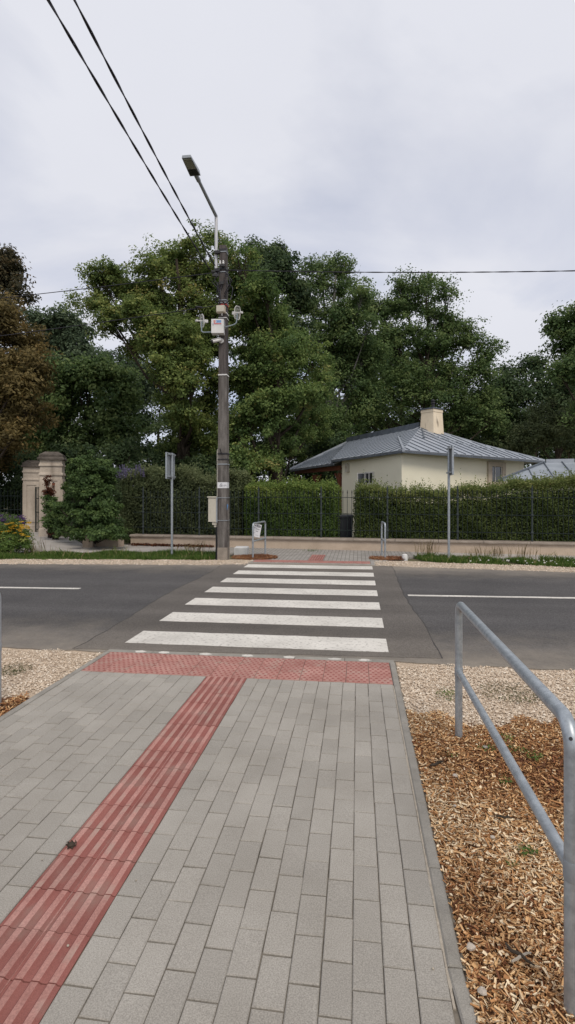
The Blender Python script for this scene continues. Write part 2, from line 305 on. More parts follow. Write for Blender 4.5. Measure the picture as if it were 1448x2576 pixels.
# ------------------------------------------------------------------ soups of small faces
def unit(a): return a / np.maximum(np.linalg.norm(a, axis=1, keepdims=True), 1e-9)
def leaf_soup(P, Nn, length, width, seed=0):
    g = np.random.default_rng(seed); n = len(P)
    Nn = unit(Nn); t = unit(np.cross(Nn, g.normal(size=(n, 3)))); b = np.cross(Nn, t)
    L = (length * g.uniform(0.65, 1.3, n))[:, None]; W = (width * g.uniform(0.65, 1.3, n))[:, None]
    V = np.stack([P - t * L / 2, P + b * W / 2 + t * L * 0.05 + Nn * W * 0.16, P + t * L / 2 - Nn * L * 0.1, P - b * W / 2 + t * L * 0.05 + Nn * W * 0.16], 1).reshape(-1, 3)
    return V, np.arange(n * 4).reshape(n, 4)
def chip_soup(P, length, width, thick, seed=0, tilt=0.35):
    g = np.random.default_rng(seed); n = len(P); a = g.uniform(0, 2 * np.pi, n)
    t = np.stack([np.cos(a), np.sin(a), g.normal(0, tilt, n)], 1); t = unit(t); up = unit(np.stack([g.normal(0, tilt, n), g.normal(0, tilt, n), np.ones(n)], 1))
    b = unit(np.cross(up, t)); up = np.cross(t, b)
    L = length[:, None]; W = width[:, None]; H = thick[:, None]
    k1 = g.uniform(0.6, 1, (n, 1)); k2 = g.uniform(0.6, 1, (n, 1))
    c = [P - t * L / 2 - b * W / 2 * k1, P - t * L / 2 + b * W / 2 * k1, P + t * L / 2 + b * W / 2 * k2, P + t * L / 2 - b * W / 2 * k2]
    V = np.stack(c + [q + up * H for q in c], 1).reshape(-1, 3)
    f = np.array([(4, 7, 6, 5), (1, 2, 6, 5), (3, 0, 4, 7)])[:, ::-1]
    F = (np.arange(n)[:, None, None] * 8 + f[None]).reshape(-1, 4)
    return V, F, 3
def stone_soup(P, size, seed=0):
    g = np.random.default_rng(seed); n = len(P)
    d = np.array([(1, 0, 0), (0, 1, 0), (-1, 0, 0), (0, -1, 0), (0, 0, 1), (0, 0, -1)], float)
    a = g.uniform(0, 2 * np.pi, n); R = np.zeros((n, 3, 3)); R[:, 0, 0] = np.cos(a); R[:, 0, 1] = -np.sin(a); R[:, 1, 0] = np.sin(a); R[:, 1, 1] = np.cos(a); R[:, 2, 2] = 1
    D = d[None] * (size[:, None] * g.uniform(0.6, 1.25, (n, 6)))[:, :, None]; D[:, :, 2] *= 0.75; D += g.normal(0, 0.18, (n, 6, 3)) * size[:, None, None]
    V = (np.einsum('nij,nkj->nki', R, D) + P[:, None, :]).reshape(-1, 3)
    f = np.array([(0, 1, 4), (1, 2, 4), (2, 3, 4), (3, 0, 4)])
    F = (np.arange(n)[:, None, None] * 6 + f[None]).reshape(-1, 3)
    return V, F, 4
def blade_soup(P, height, width, lean, seed=0):
    g = np.random.default_rng(seed); n = len(P); a = g.uniform(0, 2 * np.pi, n)
    s = np.stack([np.cos(a), np.sin(a), np.zeros(n)], 1) * (width / 2)
    b = g.uniform(0, 2 * np.pi, n); H = (height * g.uniform(0.45, 1.25, n)) if np.isscalar(height) else height
    d = np.stack([np.cos(b), np.sin(b), np.zeros(n)], 1) * (H * g.uniform(0.05, lean, n))[:, None]
    z = np.array([0, 0, 1.0])[None] * H[:, None]
    m = P + z * 0.6 + d * 0.4
    V = np.stack([P - s, P + s, m + s * 0.7, m - s * 0.7, m + s * 0.7, P + z + d], 1)
    V = np.stack([P - s, P + s, m + s * 0.75, P + z + d, m - s * 0.75], 1).reshape(-1, 3)
    return V, np.arange(n * 5).reshape(n, 5)
def cat_soups(L):
    V = []; F = []; T = []; b = 0
    for v, f, t in L: V.append(v); F.append(f + b); T.append(t); b += len(v)
    return np.concatenate(V), np.concatenate(F), np.concatenate(T)
def rand_tint(g, n, bias=0.5, spread=0.22): return np.clip(g.normal(bias, spread, n), 0, 1)

# ================================================================== GROUND, ROAD, PAVEMENTS
mb = MB(); mb.slab([(-400, -60, -0.07), (400, -60, -0.07), (400, 700, -0.07), (-400, 700, -0.07)], 0.5)
struct(mb.build('ground', m_ground))
def sheet(name, pts, z, m, th=0.05):
    b = MB(); b.slab([(x, y, z) for x, y in pts], th); return struct(b.build(name, m))
def noisy(x0, x1, yf, n, amp, seed):
    g = random.Random(seed); return [(x0 + (x1 - x0) * i / n, yf(x0 + (x1 - x0) * i / n) + g.uniform(-amp, amp)) for i in range(n + 1)]
near_edge = lambda x: 5.30 - 0.004 * x
def far_edge(x): return 12.62 + 0.02 * (x + 1) if -2.7 < x < 0.6 else (12.25 + 0.09 * (x + 2.7) if x <= -2.7 else 12.5 - 0.13 * (x - 0.6))
def far_edge_c(x): return max(11.0, far_edge(x))
pts = [(-60, 5.5)] + noisy(-12, -2.6, near_edge, 60, 0.035, 1) + [(-2.56, 5.31), (0.36, 5.36)] + noisy(0.6, 10, near_edge, 60, 0.035, 2) + [(60, 5.1)]
pts += [(60, 10.9)] + noisy(10, 0.7, far_edge_c, 60, 0.04, 3) + [(0.5, 12.62), (-2.6, 12.58)] + noisy(-2.9, -12, far_edge_c, 60, 0.04, 4) + [(-60, 11.0)]
road = sheet('road', pts, -0.008, m_asph, 0.06)
b = MB(); gl = random.Random(8)
L_ = [(-2.98 + 0.04 * math.sin(y * 1.3) + gl.uniform(-0.015, 0.015) - 0.018 * (y - 6), y) for y in np.arange(5.36, 12.5, 0.25)]
R_ = [(0.80 + 0.03 * math.sin(y * 1.1 + 1) + gl.uniform(-0.015, 0.015) - 0.010 * (y - 6), y) for y in np.arange(12.5, 5.36, -0.25)]
b.slab([(x, y, -0.004) for x, y in L_ + R_], 0.003); patch = b.build('asphalt_patch', m_patch, road)
m_tar = mat('tar_seam', [(0.038, 0.035, 0.034), (0.075, 0.068, 0.063)], 0.8, scale=12)
for E_ in (L_, R_):
    b = MB(); gs = random.Random(3); W_ = [gs.uniform(.002, .009) for _ in E_]
    b.slab([(x - w_, y, -0.0025) for (x, y), w_ in zip(E_, W_)] + [(x + w_, y, -0.0025) for (x, y), w_ in reversed(list(zip(E_, W_)))], 0.003); b.build('patch_seam', m_tar, road)
for i in range(7):
    y0 = 5.63 + i * 1.035; g = random.Random(i + 40); b = MB(); n = 14; jl = -2.50; jr = 0.315 + 0.002 * i
    lo = [(jl + (jr - jl) * k / n, y0 + g.uniform(-0.006, 0.006)) for k in range(n + 1)]; hi = [(jr + (jl - jr) * k / n, y0 + 0.515 + g.uniform(-0.006, 0.006)) for k in range(n + 1)]
    b.slab([(x, y, 0.0) for x, y in lo + hi], 0.003); b.build('crossing_stripe', m_paint, road)
for x0, x1, y0, y1 in ((-9.2, -4.72, 8.60, 8.80), (0.80, 5.4, 8.88, 9.06)):
    b = MB(); hw = 0.055; k = 24; g = random.Random(int(x1 * 10))
    A = [(x0 + (x1 - x0) * i / k, y0 + (y1 - y0) * i / k - hw + g.uniform(-.005, .005)) for i in range(k + 1)]; B = [(x, y + 2 * hw) for x, y in reversed(A)]
    b.slab([(x, y, -0.003) for x, y in A + B], 0.003); b.build('centre_line', m_paint, road)

# ---- near pavement: bedding, pavers, tactile tiles, edging
b = MB(); b.slab([(-2.57, -4, -0.008), (0.365, -4, -0.008), (0.365, 5.36, -0.008), (-2.57, 5.36, -0.008)], 0.05)
pave = struct(b.build('pavement', m_sand)); PZ = worg(pave)
def piece(name, me, loc, parent, rz=0, rx=0, ry=0):
    o = bpy.data.objects.new(name, me); COL.objects.link(o); o.parent = parent; o.location = Vector(loc) - worg(parent); o.rotation_euler = (rx, ry, rz); return o
def pmesh(name, w_, l_, m, seed, t=0.06, bev=0.0035):
    g = random.Random(seed); b = MB(); b.cham((0, 0, -t / 2), (w_, l_, t), bev)
    for p in b.v: p.x += g.uniform(-0.0012, 0.0012); p.y += g.uniform(-0.0012, 0.0012)
    me = bpy.data.meshes.new(name); me.from_pydata([tuple(p) for p in b.v], [], b.f); me.materials.append(m); return me
JW = 0.0042
cols = [(-0.957 + 1.253 / 12 * (i + 0.5), 1.253 / 12) for i in range(12)] + [(-1.324 - 1.176 / 11 * (i + 0.5), 1.176 / 11) for i in range(11)]
pm = [[pmesh('paver', (1.253 / 12 if hh == 0 else 1.176 / 11) - 0.003, L - 0.0062, m_paver, s + int(L * 1000)) for s in range(4)] for L in (0.2, 0.1) for hh in (0, 1)]
def visible(x, y):
    xc = x * math.cos(YAW) + y * math.sin(YAW); d = -x * math.sin(YAW) + y * math.cos(YAW)
    if d < 0.3: return False
    u = 724 + 1370 * xc / d; v = 1245 + 1370 * 1.6 / d
    return -25 < u < 1473 and v < 2640
rest = MB(); npv = 0
for ci, (cx, cw) in enumerate(cols):
    off = (ci % 2) * 0.1 + rnd.uniform(-0.012, 0.012) + (0.05 if ci >= 12 else 0)
    top = 4.675; segs = []; y = top
    first = 0.1 if (ci % 2) else 0.2
    while y > -3.9:
        l = first if y == top else 0.2
        segs.append((y - l / 2 + rnd.uniform(-0.001, 0.001), l)); y -= l
    for yc, l in segs:
        if visible(cx, yc):
            me = pm[(0 if l > 0.15 else 2) + (1 if ci >= 12 else 0)][rnd.randrange(4)]; npv += 1
            piece('paver', me, (cx + rnd.uniform(-.001, .001), yc, rnd.uniform(-0.0013, 0.0012)), pave, rnd.uniform(-.004, .004), rnd.uniform(-.006, .006), rnd.uniform(-.010, .010))
        else: rest.cham((cx, yc, -0.03), (cw - 0.003, l - 0.0062, 0.06), 0.0035)
r = rest.build('paver_field', m_paver, pave); r['kind'] = 'stuff'
# ridged guide tiles
def guide_mesh():
    prof = []; k = 3; wt = 0.1825 - 0.003; p = wt / k
    for i in range(k):
        a = -wt / 2 + i * p
        prof += [(a + (0.0005 if i == 0 else 0), -0.003, 0), (a + p * 0.17, -0.003, 1), (a + p * 0.29, 0.0028, 0), (a + p * 0.71, 0.0028, 1), (a + p * 0.83, -0.003, 0)]
    prof.append((wt / 2, -0.003, 0)); hl = (0.2 - 0.0035) / 2
    V = []; F = []; M_ = []
    for x, z, _ in prof: V += [(x, -hl, z), (x, hl, z)]
    n = len(prof)
    for i in range(n - 1):
        F.append((2 * i, 2 * i + 2, 2 * i + 3, 2 * i + 1)); top = prof[i][1] > 0 and prof[i + 1][1] > 0; M_.append(1 if top else 0)
    b0 = len(V); V += [(-wt / 2, -hl, -0.05), (wt / 2, -hl, -0.05), (wt / 2, hl, -0.05), (-wt / 2, hl, -0.05)]
    F += [tuple([b0 + 1] + [2 * i for i in range(n - 1, -1, -1)] + [b0])[::-1], tuple([b0 + 3] + [2 * i + 1 for i in range(n)] + [b0 + 2])[::-1], (b0, 0, 1, b0 + 3)[::-1], (b0 + 1, b0 + 2, 2 * n - 1, 2 * n - 2)]; M_ += [0] * 4
    me = bpy.data.meshes.new('guide_tile'); me.from_pydata(V, [], F); me.materials.append(m_red); me.materials.append(m_redworn); me.polygons.foreach_set('material_index', M_); return me
gm = guide_mesh()
y = 4.675 - 0.1
while y > -2:
    for xx in (-1.2315, -1.0495):
        piece('guide_tile', gm, (xx, y, rnd.uniform(-.001, .0015)), pave, rnd.uniform(-.006, .006), 0, rnd.uniform(-.006, .006))
    y -= 0.2005
# studded warning tiles
def stud_mesh(nx=5, flatter=False):
    b = MB(); b.cham((0, 0, -0.03), (0.1965, 0.1965, 0.06), 0.002)
    for j in range(4):
        for i in range(4):
            x = (i + 0.25 + 0.5 * (j % 2)) / 4 * 0.192 - 0.096; yy = (j + 0.5) / 4 * 0.192 - 0.096
            b.box((x, yy, 0.0020), (0.022, 0.017, 0.0046), 0, 0.62, 1)
    me = bpy.data.meshes.new('warning_tile'); me.from_pydata([tuple(p) for p in b.v], [], b.f); me.materials.append(m_redworn); me.materials.append(m_reddark); me.polygons.foreach_set('material_index', b.m); return me
sm_ = stud_mesh()
for i in range(14):
    for j in range(3):
        piece('warning_tile', sm_, (-2.5 + 0.1 + i * 0.2, 4.785 + j * 0.2 - 0.005, rnd.uniform(-.0015, .001)), pave, rnd.uniform(-.006, .006))
# flush kerb between tiles and asphalt, spattered with white paint
xk = -2.56
while xk < 0.33:
    L = min(0.487, 0.35 - xk); b = MB(); b.cham((xk + L / 2, 5.327, -0.03), (L - 0.004, 0.09, 0.06), 0.004); b.build('kerb_stone', m_edge, pave); xk += 0.487
for i, x in enumerate((-2.2, -1.95, -1.52, -1.09, -0.66, -0.22, 0.07)):
    g = random.Random(i); b = MB(); n = 18
    b.slab([(x + (0.045 + 0.02 * g.random()) * math.cos(a) + g.uniform(-.012, .012), 5.325 + (0.030 + 0.012 * g.random()) * math.sin(a), 0.002) for a in [2 * math.pi * k / n for k in range(n)]], 0.0015)
    b.build('paint_spatter', m_paint, pave)
for side, xs, x0 in ((1, 0.328, 0), (-1, -2.527, 0)):
    y = 5.27; first = True
    while y > -3.5:
        l = 0.495 if not first else 0.40; first = False
        dx = 0; rz = 0
        if side > 0 and y < 2.0: dx = 0.012 + (2.0 - y) * 0.03; rz = 0.07
        b = MB(); b.cham((xs + dx, y - l / 2, -0.05 + rnd.uniform(0, .003)), (0.05, l - 0.005, 0.11), 0.006, rz); b.build('edging_stone', m_edge, pave); y -= l
b = MB()
for k in range(40):
    y = 1.75 + k * 0.0725; wv = rnd.uniform(.003, .0055)
    b.box((0.299 + rnd.uniform(-.001, .001), y + 0.036, -0.004), (wv * 2, 0.0725, 0.007))
b.build('joint_sand', m_sandlight, pave)
b = MB()
for k in range(60):
    b.box((-1.1405 + rnd.uniform(-.0012, .0012), 0.2 + k * 0.0725 + .036, -0.006), (rnd.uniform(.003, .007), 0.0725, 0.007))
b.build('joint_sand', m_redworn, pave)

# ---- far pavement across the road
b = MB(); b.slab([(-2.57, 12.6, -0.012), (0.36, 12.6, -0.012), (0.9, 14.0, -0.012), (1.5, 14.55, -0.012), (1.5, 15.95, -0.012), (-4.2, 16.5, -0.012), (-4.2, 14.75, -0.012), (-3.0, 14.6, -0.012), (-2.57, 13.9, -0.012)], 0.05)
m_fpave = mat('far_paver', [(0.27, 0.25, 0.225), (0.35, 0.33, 0.30)], 0.92, scale=2.2, speck=0.14, sscale=120)
def brickify(m, scale, wd, ht, mort):
    t = m.node_tree; N = t.nodes; L = t.links; bs = N['Principled BSDF']; col = bs.inputs['Base Color'].links[0].from_socket
    geo = [n for n in N if n.type == 'NEW_GEOMETRY'][0]
    mp = N.new('ShaderNodeMapping'); mp.inputs['Rotation'].default_value = (0, 0, math.radians(90)); L.new(geo.outputs['Position'], mp.inputs[0])
    br = N.new('ShaderNodeTexBrick'); br.inputs['Scale'].default_value = scale; br.inputs['Brick Width'].default_value = wd; br.inputs['Row Height'].default_value = ht
    br.inputs['Mortar Size'].default_value = mort; br.inputs['Color1'].default_value = (1, 1, 1, 1); br.inputs['Color2'].default_value = (0.86, 0.86, 0.86, 1); br.inputs['Mortar'].default_value = (0.42, 0.4, 0.38, 1)
    L.new(mp.outputs[0], br.inputs['Vector'])
    mu = N.new('ShaderNodeVectorMath'); mu.operation = 'MULTIPLY'; L.new(col, mu.inputs[0]); L.new(br.outputs['Color'], mu.inputs[1]); L.new(mu.outputs[0], bs.inputs['Base Color'])
brickify(m_fpave, 1, 0.2, 0.103, 0.006)
fp = struct(b.build('far_pavement', m_fpave))
for i in range(14):
    for j in range(2):
        piece('warning_tile', sm_, (-2.4 + i * 0.2, 12.98 + j * 0.2, -0.003 + rnd.uniform(-.001, .001)), fp)
for j in range(6):
    for xx in (-1.12, -0.937):
        piece('guide_tile', gm, (xx, 13.48 + j * 0.2005, -0.002), fp)
xk = -2.56
while xk < 0.3:
    b = MB(); b.cham((xk + 0.24, 12.66, -0.035), (0.477, 0.10, 0.075), 0.005); b.build('kerb_stone', m_edge, fp); xk += 0.482
# concrete footway either side along the wall, widening to the gate
cp = sheet('concrete_path', [(-4.2, 14.75), (-4.2, 16.6), (-7.2, 16.9), (-8.2, 16.9), (-9.3, 17.8), (-10.8, 20.5), (-12.5, 23.5), (-15.2, 24), (-14.5, 20.5), (-12.6, 17.5), (-11.3, 15.4), (-9.6, 14.1), (-8, 14.35)], -0.015, m_path)
sheet('concrete_footway', [(1.5, 14.62), (5.2, 14.1), (14, 13.3), (14, 14.8), (5.7, 15.5), (1.5, 15.95)], -0.015, m_path)

# ---- verges
sheet('gravel_verge', [(0.355, 4.0), (12, 3.9), (12, 5.35), (0.355, 5.4)], -0.018, m_gravelbed)
sheet('gravel_shoulder', [(-2.555, 5.4), (-12, 5.4), (-12, 3.9), (-2.555, 3.9)], -0.018, m_gravelbed)
sheet('mulch_bed', [(0.355, -3), (2.6, -3), (2.6, 4.03), (0.355, 4.03)], -0.014, m_chipbed)
sheet('mulch_border', [(-2.555, 4.03), (-5, 4.03), (-5, -3), (-2.555, -3)], -0.014, m_chipbed)
sheet('gravel_strip', [(-2.56, 12.45), (-2.56, 13.4), (-3.6, 13.35), (-9, 12.65), (-30, 11.6), (-30, 10.7), (-9, 11.4)], -0.014, m_gravelfar)
sheet('gravel_margin', [(0.36, 12.5), (4.5, 11.85), (30, 10.6), (30, 11.6), (4.7, 13.0), (1.2, 13.55), (0.5, 13.5)], -0.014, m_gravelfar)
def scatter_poly(n, x0, x1, y0, y1, fn, g):
    x = g.uniform(x0, x1, n * 3); y = g.uniform(y0, y1, n * 3); k = fn(x, y); return x[k][:n], y[k][:n]
def wob(x, k=1.0): return 0.10 * np.sin(x * 5.1 * k) + 0.06 * np.sin(x * 11.7 * k + 1) + 0.05 * np.sin(x * 23 * k)
def stones(name, n, x0, x1, y0, y1, fn, smin, smax, label, seed, z=-0.014, m=None):
    g = np.random.default_rng(seed); x, y = scatter_poly(n, x0, x1, y0, y1, fn, g)
    s = smin + (smax - smin) * g.power(0.45, len(x)) ** 1.3; P = np.stack([x, y, z + g.uniform(0, 0.006, len(x)) + s * 0.2], 1)
    V, F, k = stone_soup(P, s, seed); t = np.repeat(rand_tint(g, len(x), 0.55, 0.24), k)
    return stuff(obj_np(name, V, F, t, m or m_gravel), label, 'gravel')
stones('gravel', 5000, 3.1, 6.5, 3.9, 5.36, lambda x, y: (y > 4.0 + wob(x)) & (y < 5.28 + 0.4 * wob(x + 3)), 0.006, 0.02, 'pale crushed gravel further right along the near road edge', 15)
stones('gravel', 26000, 0.36, 3.2, 3.9, 5.36, lambda x, y: (y > 4.07 + wob(x)) & (y < 5.28 + 0.4 * wob(x + 3)), 0.005, 0.0135, 'pale crushed gravel between the wood chips and the road on the right', 11)
stones('gravel', 16000, -5.2, -2.56, 3.8, 5.36, lambda x, y: (y > 4.12 + wob(x)) & (y < 5.26 + 0.4 * wob(x + 1)), 0.005, 0.0135, 'pale crushed gravel beside the near pavement on the left', 12)
stones('gravel', 9000, -10, -2.55, 11.5, 13.4, lambda x, y: (y > far_v(x) - 0.12 + np.abs(wob(x))) & (y < far_v(x) + 0.95), 0.008, 0.022, 'pale gravel along the far road edge in front of the left grass', 13) if False else None
def far_v(x): return np.where(x < -1, 12.25 + 0.09 * (x + 2.7), 12.5 - 0.13 * (x - 0.6))
stones('gravel', 9000, -10, -2.55, 11.3, 13.4, lambda x, y: (y > far_v(x) - 0.10 + np.abs(wob(x))) & (y < far_v(x) + 0.95), 0.008, 0.020, 'pale gravel along the far road edge in front of the left grass', 13)
stones('gravel', 8000, 0.4, 8, 11.4, 13.5, lambda x, y: (y > far_v(x) - 0.10 + np.abs(wob(x))) & (y < far_v(x) + 1.0), 0.008, 0.020, 'pale gravel along the far road edge in front of the right grass', 14)
def chips(name, n, x0, x1, y0, y1, fn, lmin, lmax, label, seed, m, zt=0.022, bias=0.5):
    g = np.random.default_rng(seed); x, y = scatter_poly(n, x0, x1, y0, y1, fn, g); n = len(x)
    L = lmin + (lmax - lmin) * g.power(1.0, n) ** 2.2; big = g.random(n) < 0.02; L[big] *= 1.9
    Wd = np.clip(L * g.uniform(0.10, 0.32, n), 0.0018, 0.009); blk = g.random(n) < 0.10; L[blk] = g.uniform(0.010, 0.02, blk.sum()); Wd[blk] = L[blk] * g.uniform(0.5, 0.9, blk.sum())
    z = -0.013 + zt * g.random(n) ** 1.4 + 0.008 * np.sin(x * 7) * np.sin(y * 5)
    V, F, k = chip_soup(np.stack([x, y, z], 1), L, Wd, g.uniform(0.0012, 0.004, n), seed)
    patch_ = 0.13 * np.sin(x * 3.1 + 1.3 * np.sin(y * 2.3)) + 0.11 * np.sin(y * 4.7 + x * 2) - 0.05 * np.clip(y - 2.6, 0, 1.4)
    t = g.beta(1.6, 1.5, n) + patch_ + 0.12 * (z + 0.013) / zt - 0.05 + 0.25 * blk + (bias - 0.5)
    return stuff(obj_np(name, V, F, np.repeat(np.clip(t, 0, 1), k), m), label, 'wood chips')
mul_edge = lambda x, y: (y < 4.05 + wob(x))
chips('wood_chips', 84000, 0.358, 1.55, 0.9, 4.3, mul_edge, 0.006, 0.036, 'orange brown wood chip mulch beside the near right handrail', 21, m_chip)
chips('wood_chips', 30000, 1.5, 2.6, 0.6, 4.3, mul_edge, 0.008, 0.042, 'wood chip mulch further right of the near right handrail', 22, m_chip)
chips('wood_chips', 9000, -3.6, -2.56, 2.9, 4.3, lambda x, y: y < 4.05 + wob(x), 0.010, 0.05, 'wood chip mulch at the foot of the left handrail', 23, m_chip)
chips('wood_chips', 3500, -3.2, -1.9, 13.2, 14.6, lambda x, y: ((x + 2.62) / 0.60) ** 2 + ((y - 13.75) / 0.52) ** 2 < 1, 0.03, 0.08, 'reddish wood chips around the far handrail holding the paper notice', 24, m_chipfar, 0.05)
chips('wood_chips', 2200, 0.3, 1.2, 13.4, 14.6, lambda x, y: ((x - 0.75) / 0.48) ** 2 + ((y - 13.95) / 0.35) ** 2 < 1, 0.03, 0.08, 'reddish wood chips under the far right handrail', 25, m_chipfar, 0.05)
def grass(name, n, x0, x1, y0, y1, fn, hgt, label, seed):
    g = np.random.default_rng(seed); x, y = scatter_poly(n, x0, x1, y0, y1, fn, g)
    H = hgt * g.uniform(0.4, 1.1, len(x)) * (0.7 + 0.5 * np.sin(x * 2.2 + seed) * np.sin(y * 4 + x)); tall = g.random(len(x)) < 0.02; H[tall] *= 2.0
    V, F = blade_soup(np.stack([x, y, np.full(len(x), -0.05)], 1), np.maximum(H, 0.03) + 0.04, 0.016, 0.9, seed)
    t = rand_tint(g, len(x), 0.45, 0.2); t[tall] = np.clip(t[tall] + 0.5, 0, 1)
    return stuff(obj_np(name, V, F, t, m_grass), label, 'grass')
grass('grass', 26000, -10.5, -3.55, 12.2, 14.9, lambda x, y: (y > 12.62 + 0.10 * (x + 8.7) + 0.5 * wob(x)) & (y < 14.05 + 0.10 * (x + 8.0) + 0.6 * wob(x + 2)), 0.14, 'green grass strip along the road left of the concrete pole', 31)
grass('grass', 16000, 2.5, 7, -1, 4.1, lambda x, y: (x > 2.55 + 0.6 * wob(y)) & (y < 4.0 + wob(x)), 0.09, 'rough grass right of the wood chip bed', 33)
grass('grass', 17000, 1.25, 9, 12.2, 15, lambda x, y: (y > 13.42 - 0.17 * (x - 1.2) + 0.5 * wob(x)) & (y < 14.70 - 0.16 * (x - 1.2) + 0.6 * wob(x + 2)) & (np.sin(x * 2.6 + 1) + np.sin(x * 6.1 + y * 2) > -0.75), 0.13, 'green grass strip along the road on the right with white clover', 32)

# ================================================================== LOW WALL AND IRON FENCE
FA = math.atan(-0.11); FD = Vector((math.cos(FA), math.sin(FA), 0)); FN = Vector((-math.sin(FA), math.cos(FA), 0)); F0 = Vector((0, 15.98, 0))
def FP(s, off=0, z=0): return F0 + FD * s + FN * off + Vector((0, 0, z))
def fbox(mb_, s0, s1, o0, o1, z0, z1, mi=0):
    return mb_.hexa([FP(s0, o0, z0), FP(s1, o0, z0), FP(s1, o1, z0), FP(s0, o1, z0), FP(s0, o0, z1), FP(s1, o0, z1), FP(s1, o1, z1), FP(s0, o1, z1)], mi)
lw = thing('low_wall', 'low cream rendered wall with grey coping under the iron fence', 'wall', FP(0, 0.15, -0.06))
b = MB(); fbox(b, -7.3, 12, 0, 0.34, -0.06, 0.26); b.build('wall_body', m_lowall, lw)
s = -7.32
while s < 12:
    b = MB(); P0 = s; P1 = min(s + 1.19, 12.02)
    b.add([FP(P0, -0.05, 0.262), FP(P1, -0.05, 0.262), FP(P1, -0.05, 0.295), FP(P0, -0.05, 0.295), FP(P0, 0.0, 0.325), FP(P1, 0.0, 0.325), FP(P0, 0.39, 0.325), FP(P1, 0.39, 0.325), FP(P0, 0.39, 0.262), FP(P1, 0.39, 0.262)],
          [(0, 1, 2, 3), (3, 2, 5, 4), (4, 5, 7, 6), (6, 7, 9, 8), (8, 9, 1, 0), (0, 3, 4, 6, 8), (1, 9, 7, 5, 2)])
    b.build('coping_stone', m_coping, lw); s += 1.2
st = thing('wall_stub', 'weathered end of the low wall under the ivy by the gate path', 'wall', (-8.0, 16.2, -0.06))
for (x, y, dx, dy, h_, rz) in ((-8.28, 16.0, 0.30, 0.42, 0.42, 0.3), (-7.72, 16.28, 0.78, 0.34, 0.30, -0.12)):
    b = MB(); b.cham((x, y, h_ / 2 - 0.05), (dx, dy, h_), 0.03, rz); b.build('stone_block', m_lowall, st)
fence = thing('iron_fence', 'dark green wrought iron fence with spear bars on the low wall', 'fence', FP(0, 0.17, 0.325))
post_s = [-6.95 + 1.95 * i for i in range(10)]
pb = MB()
for s in post_s:
    b = MB(); p = FP(s, 0.17, 0); b.tube([p + Vector((0, 0, 0.31)), p + Vector((0, 0, 1.72))], [0.028, 0.024], 8)
    for z in (0.56, 1.04, 1.52): b.lathe(p + Vector((0, 0, z)), [(0.03, -0.035), (0.042, -0.02), (0.042, 0.02), (0.03, 0.035)], 8)
    b.lathe(p + Vector((0, 0, 1.72)), [(0.024, 0), (0.034, 0.025), (0.015, 0.06), (0.022, 0.08), (0.002, 0.15)], 8)
    b.build('post', m_ironp, fence, True)
for z in (0.555, 1.04, 1.525):
    b = MB(); fbox(b, -7.3, 11.0, 0.155, 0.185, z - 0.009, z + 0.009); b.build('rail', m_iron, fence)
bar_me = None
for a in range(len(post_s) - 1):
    for k in range(1, 15):
        s = post_s[a] + 1.95 * k / 15; p = FP(s, 0.17, 0.36)
        if bar_me is None:
            b = MB(); b.tube([(0, 0, 0), (0, 0, 1.30)], 0.0085, 6); b.lathe((0, 0, 1.28), [(0.009, 0), (0.015, 0.03), (0.002, 0.11)], 6)
            bar_me = bpy.data.meshes.new('bar'); bar_me.from_pydata([tuple(q) for q in b.v], [], b.f); bar_me.materials.append(m_iron)
        piece('bar', bar_me, p, fence, 0, rnd.uniform(-.004, .004), rnd.uniform(-.006, .006))

# ================================================================== GATE PILLARS, GATE, LEFT FENCE
def pillar(label, c, wd, ht, rz, capdark, group=None):
    t = thing('gate_pillar', label, 'pillar', c, group); c = Vector(c)
    def bb(m_, z0, z1, w_, name, bev=0.0):
        b = MB(); (b.cham(c + Vector((0, 0, (z0 + z1) / 2)), (w_, w_, z1 - z0), bev, rz) if bev else b.box(c + Vector((0, 0, (z0 + z1) / 2)), (w_, w_, z1 - z0), rz)); return b.build(name, m_, t)
    bb(m_stone, -0.07, 0.30, wd * 1.10, 'plinth', 0.03)
    sh = bb(m_stone, 0.30, ht * 0.72, wd, 'shaft')
    R = Matrix.Rotation(rz, 3, 'Z')
    for k in range(4):          # raised panel frame on each face
        Rk = R @ Matrix.Rotation(k * math.pi / 2, 3, 'Z'); b = MB(); z0, z1 = 0.42, ht * 0.68; w2 = wd * 0.5
        for (x, z, sx, sz) in ((-w2 * 0.72, (z0 + z1) / 2, 0.10, z1 - z0), (w2 * 0.72, (z0 + z1) / 2, 0.10, z1 - z0), (0, z1 - 0.04, w2 * 1.44 - 0.10, 0.08), (0, z0 + 0.04, w2 * 1.44 - 0.10, 0.08)):
            b.box(c + Rk @ Vector((x, -w2 - 0.012, z)), (sx, 0.03, sz), rot=Rk)
        b.build('panel_frame', m_stone, sh)
    bb(m_stone, ht * 0.72, ht * 0.75, wd * 1.10, 'moulding', 0.02); bb(m_stone, ht * 0.75, ht * 0.83, wd * 0.99, 'frieze')
    bb(m_stone, ht * 0.83, ht * 0.855, wd * 1.09, 'moulding', 0.02); bb(m_stone, ht * 0.855, ht * 0.905, wd * 1.01, 'neck')
    bb(m_stoned, ht * 0.905, ht * 0.935, wd * 1.22, 'cornice', 0.03); bb(m_stoned, ht * 0.935, ht * 0.965, wd * 1.08, 'cap')
    b = MB(); b.box(c + Vector((0, 0, ht * 0.985)), (wd * 1.08, wd * 1.08, ht * 0.04), rz, 0.55); b.build('cap_top', m_stoned, t)
    return t
p1 = at(133, 1345, 21.6); p2 = at(84, 1338, 24.0); GR = math.radians(22)
pil1 = pillar('nearer stone gate pillar with heavy cornice beside the ivy', (p1.x, p1.y, 0), 0.80, 3.28, GR, 0)
pil2 = pillar('further stone gate pillar with broken mossy cap behind the iron gate', (p2.x, p2.y, 0), 0.68, 3.1, GR, 0)
